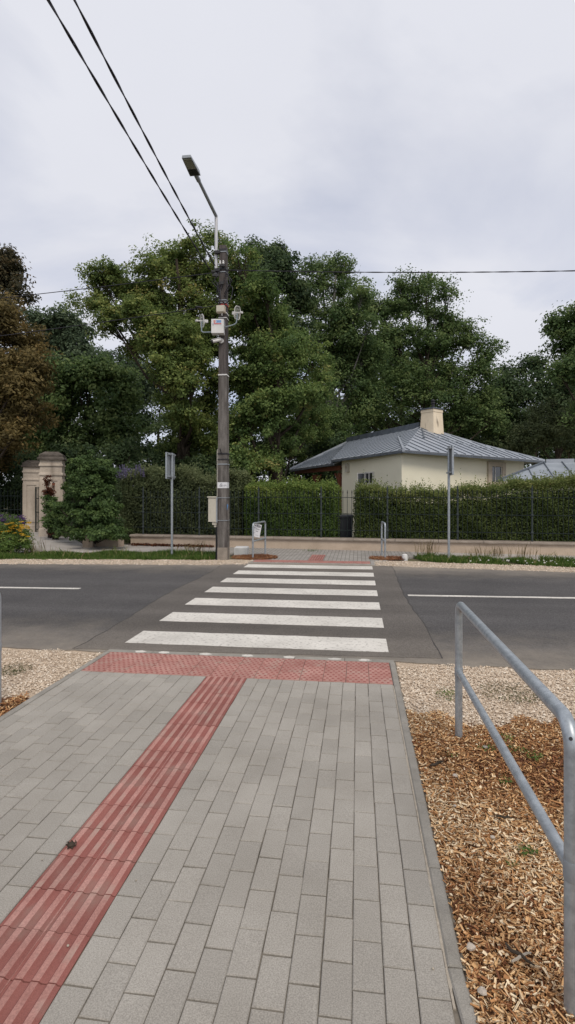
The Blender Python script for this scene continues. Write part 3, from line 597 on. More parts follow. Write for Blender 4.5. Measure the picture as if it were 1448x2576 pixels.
def barpanel(t, A, B, z0, z1, n, rails, mname='bar', spear=True, arch=0.0):
    for z in rails: MB().tube([A + Vector((0, 0, z)), B + Vector((0, 0, z))], 0.016, 6).build('rail', m_iron, t)
    for k in range(n + 1):
        p = A.lerp(B, k / n); zz = z1 + arch * math.sin(math.pi * k / n); b = MB(); b.tube([p + Vector((0, 0, z0)), p + Vector((0, 0, zz))], 0.022 if k in (0, n) else 0.012, 6)
        if spear: b.lathe(p + Vector((0, 0, zz)), [(0.012, 0), (0.02, 0.04), (0.002, 0.13)], 6)
        b.build(mname, m_iron, t)
ga = Vector((p1.x, p1.y, 0)).lerp(Vector((p2.x, p2.y, 0)), 0.18); gb = Vector((p1.x, p1.y, 0)).lerp(Vector((p2.x, p2.y, 0)), 0.86)
gt = thing('iron_gate', 'closed iron bar gate between the two stone pillars', 'gate', ga.lerp(gb, 0.5) + Vector((0, 0, -0.01)))
barpanel(gt, ga, gb, 0.0, 1.95, 9, (0.12, 0.85, 1.45, 1.9), spear=False)
lf = thing('side_fence', 'dark iron fence left of the gate pillars behind the flowers', 'fence', at(30, 1335, 24.8) * 1.0)
lf.location.z = -0.07
A = Vector((p2.x - 0.5, p2.y - 0.1, -0.05)); B = A + Vector((-6, -0.6, 0)); barpanel(lf, A, B, 0.0, 1.75, 40, (0.25, 1.0, 1.6))
# notice case and plaque on the ivy-covered return wall
nc = thing('notice_case', 'glazed notice case half covered by ivy beside the pillar', 'notice board', at(163, 1350, 19.8)); nc.location.z = -0.05
q = at(163, 1295, 19.8); R = Matrix.Rotation(math.radians(38), 3, 'Z')
for dx in (-0.28, 0.28): MB().tube([q + R @ Vector((dx, 0.03, 0)) + Vector((0, 0, -q.z - 0.05)), q + R @ Vector((dx, 0.03, 0.5))], 0.025, 6).build('leg', m_dark, nc)
b = MB(); b.box(q, (0.66, 0.06, 0.80), rot=R); b.build('case', m_dark, nc)
b = MB(); b.box(q + R @ Vector((0, -0.035, 0)), (0.56, 0.01, 0.70), rot=R); b.build('notice_sheet', mat('notice_green', [(0.14, 0.20, 0.15), (0.24, 0.30, 0.24)], 0.3, scale=5), nc)
pq = thing('plaque', 'small white plaque with black figure in ivy by the pillar', 'sign', at(138, 1350, 20.3)); pq.location.z = -0.05
q = at(138, 1283, 20.3); R = Matrix.Rotation(math.radians(12), 3, 'Z')
MB().tube([(q.x, q.y + 0.03, -0.05), (q.x, q.y + 0.03, q.z + 0.2)], 0.02, 6).build('post', m_dark, pq)
MB().box(q, (0.13, 0.02, 0.44), rot=R).build('plate', m_white, pq)
b = MB(); b.box(q + R @ Vector((0, -0.013, 0)), (0.06, 0.008, 0.16), rot=R); b.box(q + R @ Vector((0, -0.013, 0.15)), (0.04, 0.008, 0.05), rot=R); b.box(q + R @ Vector((0, -0.013, -0.13)), (0.07, 0.008, 0.03), rot=R); b.build('figure', m_black, pq)
cam2 = thing('gate_intercom', 'small rusty fitting on the face of the nearer gate pillar', 'fitting', p1 + Vector((0, 0, 0))); 
q = p1 + Matrix.Rotation(GR, 3, 'Z') @ Vector((0.1, -0.44, 0)); q.z = 2.02; cam2.location = q - Vector((0, 0, 0.06))
MB().box(q, (0.10, 0.05, 0.10), GR).build('housing', m_brownw, cam2); MB().box(q + Vector((0, 0, 0.065)), (0.06, 0.045, 0.03), GR).build('cap', m_dark, cam2)

# ================================================================== HOUSE
def HC(xc, d, z): x, y = CW(xc, d); return Vector((x, y, z))
C = HC(3.78, 18.03, 0); Lp = HC(2.26, 22.64, 0); Rp = HC(10.19, 23.48, 0); BR = HC(8.6, 29.0, 0); BP = HC(5.2, 31.2, 0); Pp = HC(0.42, 27.2, 0)
house = thing('house', 'cream rendered lodge with grey metal roof and chimney behind the hedge', 'house', (C.x + 1.5, C.y + 4, -0.07))
ZT = 3.03
foot = [C, Rp, BR, BP, HC(2.6, 28.2, 0), HC(3.5, 24.0, 0), Lp]
b = MB(); n = len(foot); zb = Vector((0, 0, -0.07)); zt = Vector((0, 0, ZT))
b.add([p + zb for p in foot] + [p + zt for p in foot], [(i, (i + 1) % n, (i + 1) % n + n, i + n) for i in range(n)] + [tuple(range(n, 2 * n))]); b.build('wall', m_wall, house)
E0 = HC(3.75, 17.6, 3.06); E1 = HC(1.82, 22.68, 3.06); E2 = HC(10.95, 23.2, 3.06); K = HC(5.80, 23.6, 4.55)
A_ = K + (E1 - E0).normalized() * 6.9
def plane_hit(u, v, p, q, r):
    nrm = (q - p).cross(r - p); o = Vector((0, 0, CAMZ)); d = at(u, v, 1.0) - o; t = nrm.dot(p - o) / nrm.dot(d); return o + d * t
B_ = plane_hit(1222, 1122, E0, E2, K)
E3 = HC(0.10, 27.2, 2.86); E1u = HC(1.92, 22.5, 2.93)
BRe = HC(9.0, 29.6, 3.06); BPe = HC(5.0, 32.0, 3.06)
roof = thing('tmp', None, None, (C.x + 1.5, C.y + 4, 3.0)); bpy.data.objects.remove(roof)
def rslab(poly, name='roof_slope', par=None, th=0.07):
    c = Vector((0, 0, 0)); 
    b = MB(); b.slab(poly, th); return b.build(name, m_zinc, par)
mb = MB()
mb.slab([E0, E1, A_, K][::-1], 0.07); mb.slab([E0, E2, B_, K], 0.07); mb.slab([E2, BRe, B_], 0.07); mb.slab([BRe, BPe, A_, K, B_], 0.07); mb.slab([BPe, HC(0.3, 27.6, 3.0), A_], 0.07)
roof = mb.build('roof', m_zinc, house)
b = MB(); up1 = E1u - Vector((0, 0, 0.02)); b.slab([up1, E3, A_ - Vector((0, 0, 0.05)), K.lerp(A_, 0.25) - Vector((0, 0, 0.12))][::-1], 0.06); proof = b.build('porch_roof', m_zinc, house)
def clip_line(poly2, x):
    ys = []
    for i in range(len(poly2)):
        a, c = poly2[i], poly2[(i + 1) % len(poly2)]
        if (a[0] - x) * (c[0] - x) < 0: ys.append(a[1] + (c[1] - a[1]) * (x - a[0]) / (c[0] - a[0]))
    return (min(ys), max(ys)) if len(ys) >= 2 else None
def seams(poly, par, sp, hgt=0.028):
    o = poly[0]; e = (poly[1] - o).normalized(); nn = e.cross(poly[2] - o).normalized(); nn = nn if nn.z > 0 else -nn; up = nn.cross(e); up = up if up.z > 0 else -up
    p2 = [((p - o).dot(e), (p - o).dot(up)) for p in poly]; xs = [p[0] for p in p2]; x = min(xs) + sp * 0.6
    while x < max(xs):
        r_ = clip_line(p2, x)
        if r_ and r_[1] - r_[0] > 0.15:
            a = o + e * x + up * (r_[0] + 0.01); c = o + e * x + up * (r_[1] - 0.02); d_ = e * 0.010; h_ = nn * hgt; dn = nn * -0.01
            b = MB(); b.hexa([a - d_ + dn, a + d_ + dn, c + d_ + dn, c - d_ + dn, a - d_ + h_, a + d_ + h_, c + d_ + h_, c - d_ + h_]); b.build('seam', m_zincd, par)
        x += sp
seams([E0, E1, A_, K], roof, 0.52); seams([E0, E2, B_, K], roof, 0.52); seams([up1, E3, A_ - Vector((0, 0, .05)), K.lerp(A_, .25) - Vector((0, 0, .12))], proof, 0.5)
def cap_bar(a, c, w_, h_, name='ridge_cap', m=None, par=None):
    d = (c - a).normalized(); sd_ = d.cross(Vector((0, 0, 1))).normalized() * w_ / 2; u_ = Vector((0, 0, h_)); dn = Vector((0, 0, -0.06))
    b = MB(); b.hexa([a - sd_ + dn, a + sd_ + dn, c + sd_ + dn, c - sd_ + dn, a - sd_ * .7 + u_, a + sd_ * .7 + u_, c + sd_ * .7 + u_, c - sd_ * .7 + u_]); return b.build(name, m or m_zincd, par or roof)
for i in range(9): cap_bar(K.lerp(A_, i / 9 + 0.004), K.lerp(A_, (i + 1) / 9), 0.30, 0.20)
H1 = plane_hit(1003, 1100, E0, E1, K)
cap_bar(E0, H1, 0.10, 0.045, 'hip_cap', m_zinc); cap_bar(K, H1.lerp(K, 0.45), 0.08, 0.05, 'hip_cap', m_zinc)
hb = plane_hit(1068, 1103, E0, E2, K); cap_bar(H1 + (K - H1) * 0.02, hb, 0.07, 0.04, 'flashing'); cap_bar(K + Vector((0, 0, -.02)), hb, 0.07, 0.05, 'flashing')
cap_bar(K, B_, 0.10, 0.05, 'hip_cap', m_zinc); cap_bar(B_, E2, 0.10, 0.05, 'hip_cap', m_zinc); cap_bar(A_, E3 + Vector((0, 0, 0.02)), 0.10, 0.05, 'hip_cap', m_zinc)
def eave(a, c):
    d = (c - a).normalized(); o_ = Vector((d.y, -d.x, 0)); b = MB(); dz = Vector((0, 0, -0.10)); b.hexa([a + dz, c + dz, c + dz - o_ * 0.02, a + dz - o_ * .02, a + Vector((0, 0, -.005)), c + Vector((0, 0, -.005)), c - o_ * .02 + Vector((0, 0, -.005)), a - o_ * .02 + Vector((0, 0, -.005))]); b.build('fascia', m_zincd, roof)
eave(E1, E0); eave(E0, E2); eave(E3, E1u)
# snow guards on the right slope
for k in range(9):
    q = E0.lerp(E2, 0.24 + k * 0.062); tgt = K.lerp(B_, 0.15 + k * 0.05); p = q.lerp(tgt, 0.60 - 0.035 * k); d = (E2 - E0).normalized() * 0.2
    b = MB(); b.tube([p - d + Vector((0, 0, .06)), p + d + Vector((0, 0, .06))], 0.016, 5); b.tube([p + Vector((0, 0, -.02)), p + Vector((0, 0, .08))], 0.014, 5); b.build('snow_guard', m_galv, roof)
# chimney
cq = at(1087, 1097, 23.2); b = MB(); rzc = math.radians(45) + YAW - 0.12
chq = Vector((cq.x, cq.y, 4.45)); b.box(chq, (0.76, 0.76, 1.55), rzc, 0.80); chim = b.build('chimney', m_chim, roof)
MB().box((cq.x, cq.y, 5.14), (0.655, 0.655, 0.10), rzc).build('chimney_band', m_chim, chim)
MB().box((cq.x, cq.y, 5.245), (0.71, 0.71, 0.05), rzc).build('chimney_cap', m_zincd, chim)
MB().box((cq.x, cq.y, 4.00), (0.84, 0.84, 0.30), rzc).build('chimney_flashing', m_zincd, chim)
b = MB(); b.lathe((cq.x + 0.05, cq.y, 5.26), [(0.07, 0), (0.07, 0.22), (0.10, 0.24), (0.06, 0.30), (0.09, 0.33), (0.09, 0.36), (0.01, 0.42)], 8); b.build('flue', m_black, chim)
# porch: posts, beam, back wall
dirL = (Pp - Lp).normalized(); nL = Vector((-dirL.y, dirL.x, 0))
b = MB(); b.add([Lp + zb + dirL * .02, Pp + zb, Pp + Vector((0, 0, 2.2)), Lp + Vector((0, 0, 2.2))], []); 
bb_ = MB(); a0 = Lp + Vector((0, 0, 2.64)) + dirL * 0.06; a1 = Pp + Vector((0, 0, 2.64)); sd_ = Vector((-dirL.y, dirL.x, 0)) * 0.08; up_ = Vector((0, 0, 0.18))
bb_.hexa([a0 - sd_, a0 + sd_, a1 + sd_, a1 - sd_, a0 - sd_ + up_, a0 + sd_ + up_, a1 + sd_ + up_, a1 - sd_ + up_]); bb_.build('porch_beam', m_brownw, house)
for t_ in (0.03, 0.5, 0.97):
    p = Lp.lerp(Pp, t_); pp_ = MB(); pp_.box(p + Vector((0, 0, 1.22)), (0.17, 0.17, 2.58), math.atan2(dirL.y, dirL.x)); pp_.build('porch_post', m_brownw, house)
    for sg in (-1, 1):
        if 0 < t_ + sg * 0.1 < 1: MB().tube([p + dirL * sg * 0.05 + Vector((0, 0, 2.1)), p + dirL * sg * 0.45 + Vector((0, 0, 2.5))], 0.05, 6).build('porch_brace', m_brownw, house)
# windows on the two faces
def wall_pt(a, c, u, v):
    dd = (c - a).normalized(); o = Vector((0, 0, CAMZ)); r_ = at(u, v, 1) - o; nn = Vector((dd.y, -dd.x, 0)); t = nn.dot(a - o) / nn.dot(r_); return o + r_ * t, dd, nn
p, dd, nn = wall_pt(C, Lp, 932, 1203); nn = nn if nn.dot(-p) > 0 else -nn; R = Matrix((dd, nn, Vector((0, 0, 1)))).transposed()
def wb(name, m, c, d, par): return MB().box(c, d, rot=R).build(name, m, par)
win = wb('window', m_black, p + nn * 0.01, (0.62, 0.03, 0.40), house)
for dx in (-0.31, 0.31): wb('frame', m_frame, p + dd * dx + nn * 0.03, (0.05, 0.06, 0.47), win)
for dz in (-0.21, 0.21): wb('frame', m_frame, p + Vector((0, 0, dz)) + nn * 0.03, (0.57, 0.058, 0.05), win)
wb('mullion', m_frame, p + nn * 0.032, (0.05, 0.05, 0.37), win); wb('pane', m_glass, p + dd * 0.15 + nn * 0.028, (0.26, 0.01, 0.36), win)
Rs = R @ Matrix.Rotation(math.radians(72), 3, 'Z'); hp = p + dd * 0.31 + nn * 0.06; ds = Rs @ Vector((-1, 0, 0)); ds = ds if ds.dot(nn) > 0 else -ds
for off_, sz in ((0.02, (0.035, 0.03, 0.42)), (0.28, (0.035, 0.03, 0.42))): MB().box(hp + ds * off_, sz, rot=Rs).build('open_sash', m_frame, win)
for dz in (-0.195, 0.195): MB().box(hp + ds * 0.15 + Vector((0, 0, dz)), (0.225, 0.028, 0.03), rot=Rs).build('open_sash', m_frame, win)
MB().box(hp + ds * 0.15, (0.22, 0.008, 0.36), rot=Rs).build('pane', m_glass, win)
p, dd, nn = wall_pt(C, Rp, 1248, 1193); nn = nn if nn.dot(-p) > 0 else -nn; R = Matrix((dd, nn, Vector((0, 0, 1)))).transposed()
win = wb('window', m_black, p + nn * 0.004, (0.80, 0.02, 0.62), house)
for dx in (-0.54, 0.54): wb('stone_jamb', m_sill, p + dd * dx + nn * 0.03, (0.28, 0.09, 0.98), win)
wb('stone_lintel', m_sill, p + Vector((0, 0, 0.40)) + nn * 0.028, (0.80, 0.085, 0.18), win); wb('stone_sill', m_sill, p + Vector((0, 0, -0.40)) + nn * 0.04, (0.80, 0.12, 0.16), win)
for dx in (-0.37, 0.37): wb('frame', m_frame, p + dd * dx + nn * 0.02, (0.05, 0.035, 0.62), win)
wb('frame', m_frame, p + dd * -0.1 + nn * 0.02, (0.04, 0.035, 0.62), win); wb('pane', m_glass, p + nn * 0.018, (0.68, 0.01, 0.58), win)
p, dd, nn = wall_pt(C, Lp, 877, 1177); nn = nn if nn.dot(-p) > 0 else -nn
ab_ = thing('alarm_box', 'small beige alarm box on the house wall under the eave', 'alarm', p + nn * 0.01 - Vector((0, 0, 0.17)))
R = Matrix((dd, nn, Vector((0, 0, 1)))).transposed(); b = MB(); b.box(p + nn * 0.055, (0.24, 0.11, 0.34), rot=R, top=0.85); b.build('housing', m_beige, ab_)
b = MB(); b.box(p + nn * 0.118 + Vector((0, 0, 0.03)), (0.11, 0.02, 0.12), rot=R); b.build('strobe', m_sill, ab_)
# annex roof on the right
an = thing('annex', 'low outbuilding with grey metal roof at the right edge behind the hedge', 'outbuilding', HC(9.0, 18.5, -0.07))
r0 = at(1372, 1163, 20.4); r1 = r0 + Vector((7.5, -1.6, 0)); r1.z = r0.z
e0 = at(1262, 1206, 18.2); e1 = e0 + (r1 - r0) + Vector((0.6, 0, 0)); e1.z = e0.z
k0 = r0 + (r0 - e0) * Vector((1, 1, 0)).length * 0.4; bk0 = Vector((r0.x + 1.2, r0.y + 2.4, e0.z)); bk1 = Vector((r1.x + 0.6, r1.y + 2.4, e0.z))
b = MB(); b.slab([e0, e1, r1, r0], 0.06); b.slab([e0, r0, bk0][::-1], 0.06); b.slab([r0, r1, bk1, bk0], 0.06); ar = b.build('roof', mat('annex_zinc', [(0.24, 0.27, 0.30), (0.36, 0.39, 0.42)], 0.45, scale=1.5, metal=0.35, spec=0.5), an)
seams([e0, e1, r1, r0], ar, 0.62)
for i in range(8): cap_bar(r0.lerp(r1, i / 8 + .004), r0.lerp(r1, (i + 1) / 8), 0.22, 0.11, par=ar, m=m_zinc)
cap_bar(e0, r0, 0.12, 0.05, 'hip_cap', m_zincd, ar)
b = MB(); q0 = e0 + Vector((0.5, 0.35, 0)); q1 = e1 + Vector((0, 0.35, 0)); q2 = bk1 - Vector((0, .3, 0)); q3 = bk0 - Vector((-.1, .3, 0)); ws = [Vector((q.x, q.y, 0)) for q in (q0, q1, q2, q3)]; zt2 = Vector((0, 0, e0.z - 0.02))
b.add([p + zb for p in ws] + [p + zt2 for p in ws], [(i, (i + 1) % 4, (i + 1) % 4 + 4, i + 4) for i in range(4)]); b.build('wall', m_wall, an)
# bin in the gap
bn = at(867, 1360, 17.3); tb = thing('rubbish_bin', 'dark plastic wheeled bin standing in the hedge gap by the house', 'bin', (bn.x, bn.y, -0.07))
MB().box((bn.x, bn.y, 0.44), (0.44, 0.46, 0.90), 0.1, 1.16).build('body', m_bin, tb); MB().cham((bn.x, bn.y, 0.93), (0.58, 0.60, 0.08), 0.03, 0.1).build('lid', m_bin, tb)
b = MB()
for k in range(5): b.box((bn.x - 0.17 + k * 0.085, bn.y - 0.262, 0.48), (0.02, 0.03, 0.72), 0.1)
b.build('rib', m_bin, tb)
for sx in (-0.2, 0.2): b = MB(); b.tube([(bn.x + sx - .03, bn.y + .2, 0.03), (bn.x + sx + .03, bn.y + .2, 0.03)], 0.09, 10); b.build('wheel', m_black, tb)

# ================================================================== CONCRETE POLE AND WHAT HANGS ON IT
PX, PY = -3.31, 13.26
pole = thing('utility_pole', 'tall weathered grey concrete utility pole beside the far crossing end', 'utility pole', (PX, PY, -0.05))
def pw(z): return 0.25 - 0.085 * z / 7.8          # width across the road side
def pd(z): return 0.27 - 0.07 * z / 7.8
ZS = [-0.05, 0.30, 0.62, 1.2, 1.8, 2.4, 3.2, 4.0, 4.57, 5.4, 6.4, 7.2, 7.785]
for face, ys in (('front_flange', -1), ('back_flange', 1)):
    b = MB()
    for i in range(len(ZS) - 1):
        z0, z1 = ZS[i], ZS[i + 1]; P = []
        for z in (z0, z1):
            hw = pw(z) / 2; hd = pd(z) / 2; ya, yb = (-hd, -hd + 0.07) if ys < 0 else (hd - 0.07, hd)
            P += [(PX - hw, PY + ya, z), (PX + hw, PY + ya, z), (PX + hw, PY + yb, z), (PX - hw, PY + yb, z)]
        b.hexa(P, 2 if z1 <= 0.3 else (1 if z0 >= 4.5 else 0))
    b.build(face, [m_pole, m_poletop, m_pfoot], pole)
b = MB(); b.hexa([(PX - .06, PY - .06, -.05), (PX + .06, PY - .06, -.05), (PX + .06, PY + .06, -.05), (PX - .06, PY + .06, -.05), (PX - .04, PY - .04, 7.75), (PX + .04, PY - .04, 7.75), (PX + .04, PY + .04, 7.75), (PX - .04, PY + .04, 7.75)]); b.build('web', m_pole, pole)
z = 0.0
while z < 7.6:
    hw = pw(z) / 2 - 0.012; b = MB(); hd = pd(z) / 2 - 0.065; hz_ = 0.42 if z < 0.1 else 0.07; b.box((PX, PY, z + hz_ / 2), (hw * 2, hd * 2, hz_)); b.build('spacer', m_poletop if z > 4.5 else m_pole, pole); z += 0.60 if z > 0.1 else 0.72
def strap(z, m, h_=0.03, r_=0.008):
    hw = pw(z) / 2 + r_; hd = pd(z) / 2 + r_; b = MB()
    b.box((PX, PY - hd, z), (2 * hw, r_, h_)); b.box((PX, PY + hd, z), (2 * hw, r_, h_)); b.box((PX - hw, PY, z), (r_, 2 * hd - r_, h_)); b.box((PX + hw, PY, z), (r_, 2 * hd - r_, h_)); b.build('strap', m, pole)
for z_, m_, h_ in ((7.66, m_dark, 0.06), (7.62, m_galvd, 0.02), (7.20, m_dark, 0.05), (7.12, m_galvd, .02), (6.42, m_galv, 0.018), (6.36, m_galv, 0.018), (6.31, m_redp, 0.018), (6.10, m_white, 0.025), (5.98, m_white, .02), (4.57, m_white, 0.03), (2.62, m_dark, 0.035), (2.48, m_dark, 0.025), (2.36, m_galvd, 0.025), (1.53, m_galvd, 0.015), (0.97, m_galvd, 0.015)): strap(z_, m_, h_)
MB().tube([(PX - .02, PY - .14, 2.62), (PX - .04, PY - .20, 2.74)], 0.014, 6).build('step_bolt', m_dark, pole)
# notice wrapped round the pole, with drawn circles
hw = pw(1.84) / 2 + 0.003; hd = pd(1.84) / 2 + 0.003; b = MB(); b.box((PX, PY - hd, 1.84), (2 * hw + .006, 0.004, 0.145)); b.box((PX + hw, PY - hd + 0.10, 1.84), (0.004, 0.196, 0.145)); lab = b.build('paper_label', m_paper, pole)
for cx_, cz_, r_ in ((-0.045, 1.825, 0.022), (-0.012, 1.825, 0.02), (-0.025, 1.865, 0.02)):
    b = MB(); b.tube([(PX + cx_ + r_ * math.cos(a), PY - hd - .003, cz_ + r_ * math.sin(a)) for a in [k * math.pi / 6 for k in range(13)]], 0.0035, 4); b.build('drawn_mark', m_ink, lab)
for k in range(5):
    b = MB(); b.box((PX + 0.03 + k * 0.018, PY - hd - .003, 1.825 + 0.012 * (k % 2)), (0.006, 0.002, 0.03 + 0.012 * (k % 3))); b.build('drawn_mark', m_ink, lab)
b = MB(); q = Vector((PX + pw(1.3) / 2 + .004, PY - 0.10, 1.31)); b.add([q + Vector((0, -.05, .07)), q + Vector((0, .07, .035)), q + Vector((0, -.04, -.08)), q + Vector((0.004, -.05, .07)), q + Vector((0.004, .07, .035)), q + Vector((0.004, -.04, -.08))], [(0, 2, 1), (3, 4, 5), (0, 1, 4, 3), (1, 2, 5, 4), (2, 0, 3, 5)]); b.build('blue_sticker', m_blue, pole)
MB().tube([(PX - pw(2) / 2 - .022, PY - 0.06, 1.5), (PX - pw(2) / 2 - .022, PY - 0.06, 2.68), (PX - pw(2) / 2 - .005, PY - .06, 2.74)], 0.021, 8).build('conduit', m_beige, pole, True)
MB().tube([(PX - pw(.5) / 2 - .034, PY - 0.06, -0.05), (PX - pw(.5) / 2 - .034, PY - 0.06, 0.82)], 0.033, 8).build('black_conduit', m_black, pole, True)
MB().tube([(PX + pw(4) / 2 - .01, PY - .10, 2.0), (PX + pw(5) / 2 - .01, PY - .10, 4.0), (PX + pw(6) / 2, PY - .09, 5.6), (PX + pw(7) / 2, PY - .08, 6.9)], 0.011, 6).build('pole_cable', m_wire, pole)
# wire clutter near the top
for k in range(9):
    g = random.Random(k); b = MB(); z0 = g.uniform(6.75, 7.2); s_ = -1 if k < 5 else 1
    p_ = [Vector((PX + s_ * g.uniform(.05, .12), PY - 0.12 - g.uniform(0, .05), z0))]
    for j in range(5): p_.append(p_[-1] + Vector((s_ * g.uniform(-.06, .10), g.uniform(-.05, .03), g.uniform(-.16, .02))))
    p_.append(Vector((PX + s_ * 0.05, PY - .13, z0 - 0.55))); b.tube(p_, 0.011, 5); b.build('loose_cable', m_wire, pole)
for (dx, z_, sx, sz) in ((-.16, 7.02, .16, .06), (.02, 7.25, .10, .05), (-.22, 7.12, .10, .04), (.0, 6.82, .08, .07)): MB().box((PX + dx, PY - .16, z_), (sx, .05, sz), 0.2).build('cable_clamp', m_dark, pole)
for dx in (-.05, .03): MB().lathe((PX + dx, PY - .15, 7.28), [(0.012, 0), (0.03, 0.02), (0.02, 0.05), (0.028, 0.07), (0.01, 0.10)], 8).build('insulator', m_white, pole)
# street lamp
lx = PX - 0.175; ly = PY - 0.05
lamp = thing('street_lamp', 'white street lamp bracket with flat grey head reaching over the road', 'street lamp', (lx, ly, 7.02))
MB().tube([(lx, ly, 7.02), (lx, ly, 8.55)], 0.040, 10).build('upright', m_lampw, lamp, True)
MB().tube([(lx, ly + .015, 8.53), (lx - .01, ly - 0.5, 8.56), (lx - .03, ly - 1.45, 8.62)], [0.040, 0.040, 0.036], 10).build('arm', m_galvd, lamp, True)
MB().tube([(lx - .03, ly - 1.40, 8.617), (lx - .034, ly - 1.62, 8.63)], 0.05, 10).build('spigot', m_galvd, lamp, True)
hp = Vector((lx - .042, ly - 1.92, 8.645)); b = MB()
b.hexa([hp + Vector(q) for q in ((-.10, -.33, -.035), (.10, -.33, -.035), (.12, .30, -.05), (-.12, .30, -.05), (-.09, -.33, .02), (.09, -.33, .02), (.10, .28, .06), (-.10, .28, .06))]); hd_ = b.build('head', m_galvd, lamp)
MB().box(hp + Vector((0, -.13, -.048)), (0.17, 0.34, 0.012)).build('lens', mat('lamp_lens', [(0.22, 0.23, 0.18), (0.30, 0.31, 0.25)], 0.2, scale=9), hd_)
MB().box(hp + Vector((0, .16, -.058)), (0.18, 0.20, 0.012)).build('cover', m_dark, hd_)
for z_ in (7.60, 7.16): MB().box((lx + .05, ly - .06, z_), (0.14, 0.10, 0.07)).build('clamp', m_dark, lamp)
# small junction box, equipment box with sticker, camera, antennas, meter box
fy = lambda z: PY - pd(z) / 2
jb = thing('junction_box', 'small beige junction box strapped near the top of the pole', 'box', (PX - .02, fy(6.17) - .07, 6.08))
MB().cham((PX - .02, fy(6.17) - .07, 6.165), (0.21, 0.13, 0.17), .01).build('case', m_sill, jb); MB().cham((PX - .02, fy(6.17) - .142, 6.165), (0.185, 0.012, 0.145), .003).build('cover', m_beige, jb); MB().tube([(PX + .0, fy(6) - .05, 6.09), (PX + .0, fy(6) - .05, 6.02)], 0.018, 6).build('gland', m_white, jb)
eb = thing('equipment_box', 'white equipment box with red and blue sticker on the pole', 'box', (PX - .08, fy(5.7) - .12, 5.54))
ec = Vector((PX - .08, fy(5.7) - .125, 5.71)); MB().box(ec, (0.30, 0.22, 0.34), 0.12).build('case', m_white, eb)
R12 = Matrix.Rotation(0.12, 3, 'Z')
def eface(dx, dz, w_, h_, m, y=-.1125, nm='sticker', par=None): return MB().box(ec + R12 @ Vector((dx, y, dz)), (w_, 0.004, h_), 0.12).build(nm, m, par or eb)
stk = eface(-.005, 0.09, .205, .115, m_paper)
for dx, dz, w_, h_, m in ((0.03, 0.128, .125, .018, m_blue), (0.035, 0.105, .115, .016, m_blue), (0.03, 0.083, .12, .014, m_blue), (-.07, .105, .045, .055, m_redp), (-.07, .105, .022, .028, m_sill), (0.005, .053, .18, .02, m_redp), (-.02, .06, .20, .006, m_blue)): eface(dx, dz, w_, h_, m, -.1155 - (0.002 if m is m_sill else 0), 'print', stk)
eface(-.11, 0.025, .025, .012, m_ink, nm='print')
b = MB(); b.tube([ec + R12 @ Vector(q) for q in ((.16, -.05, .14), (.17, -.03, .02), (.17, .05, -.02), (.16, .10, .02))], 0.012, 6); b.build('lead', m_galvd, eb)
def antenna(label, tip, elbow, root, face, tilt):
    t = thing('grid_antenna', label, 'antenna', root, 'grid antennas on the pole'); root = Vector(root); tip = Vector(tip); elbow = Vector(elbow)
    pts = [root + (elbow - root) * k for k in (0, .4, .75)] + [elbow.lerp(root, 0.10) + Vector((0, 0, 0.01)), elbow.lerp(tip, 0.12), elbow.lerp(tip, .5), tip]
    MB().tube(pts, 0.016, 8).build('arm', mat('antenna_arm', [(0.20, 0.25, 0.29), (0.30, 0.35, 0.38)], 0.5, scale=9), t, True)
    Rz = Matrix.Rotation(face, 3, 'Z') @ Matrix.Rotation(tilt, 3, 'Y')
    def D(y_, z_): return tip + Rz @ Vector((0.10 - 0.9 * (0.16 - y_ * y_ - z_ * z_) + .02, y_, z_))   # dish surface, opening along +X
    w2, h2 = 0.10, 0.155; b = MB()
    oc = [(-w2, -h2 * .6), (-w2 * .6, -h2), (w2 * .6, -h2), (w2, -h2 * .6), (w2, h2 * .6), (w2 * .6, h2), (-w2 * .6, h2), (-w2, h2 * .6)]
    b.tube([D(*q) for q in oc + oc[:1]], 0.008, 5); b.build('rim', m_white, t)
    b = MB()
    for k in range(-3, 4):
        yy = k / 3.6 * w2; hh = h2 * (0.98 if abs(k) < 3 else 0.75); b.tube([D(yy, -hh + 2 * hh * j / 6) for j in range(7)], 0.0026, 4)
    for zz in (-.09, 0, .09): b.tube([D(-w2 + 2 * w2 * j / 6, zz) for j in range(7)], 0.004, 4)
    b.build('grid', m_white, t)
    b = MB(); b.tube([D(0, 0) - Rz @ Vector((.07, 0, 0)), D(0, 0) + Rz @ Vector((.17, 0, 0))], 0.016, 8); b.tube([D(0, 0) + Rz @ Vector((.13, 0, 0)), D(0, 0) + Rz @ Vector((.19, 0, 0))], 0.028, 8); b.build('feed', m_white, t)
    MB().box(D(0, 0) - Rz @ Vector((.08, 0, 0)), (0.09, 0.08, 0.07), rot=Rz).build('mount', m_white, t)
antenna('left white grid antenna on a curved arm off the equipment box', (PX - .49, fy(5.8) - .12, 5.88), (PX - .50, fy(5.8) - .12, 5.60), (PX - .22, fy(5.8) - .12, 5.60), math.radians(222), math.radians(6))
antenna('right white grid antenna on a curved arm off the pole', (PX + .40, fy(5.8) - .10, 6.05), (PX + .37, fy(5.8) - .10, 5.78), (PX + .08, fy(5.8) - .08, 5.72), math.radians(-32), math.radians(8))
cc = thing('security_camera', 'white bullet security camera below the equipment box', 'security camera', (PX - .02, fy(5.4) - .005, 5.36))
q = Vector((PX - .02, fy(5.4), 5.40)); b = MB(); b.tube([q, q + Vector((0, -.05, 0))], 0.06, 10); b.build('base', m_white, cc, True); b = MB(); b.tube([q + Vector((0, -.05, 0)), q + Vector((-.03, -.10, 0))], 0.025, 8); b.build('joint', m_white, cc, True)
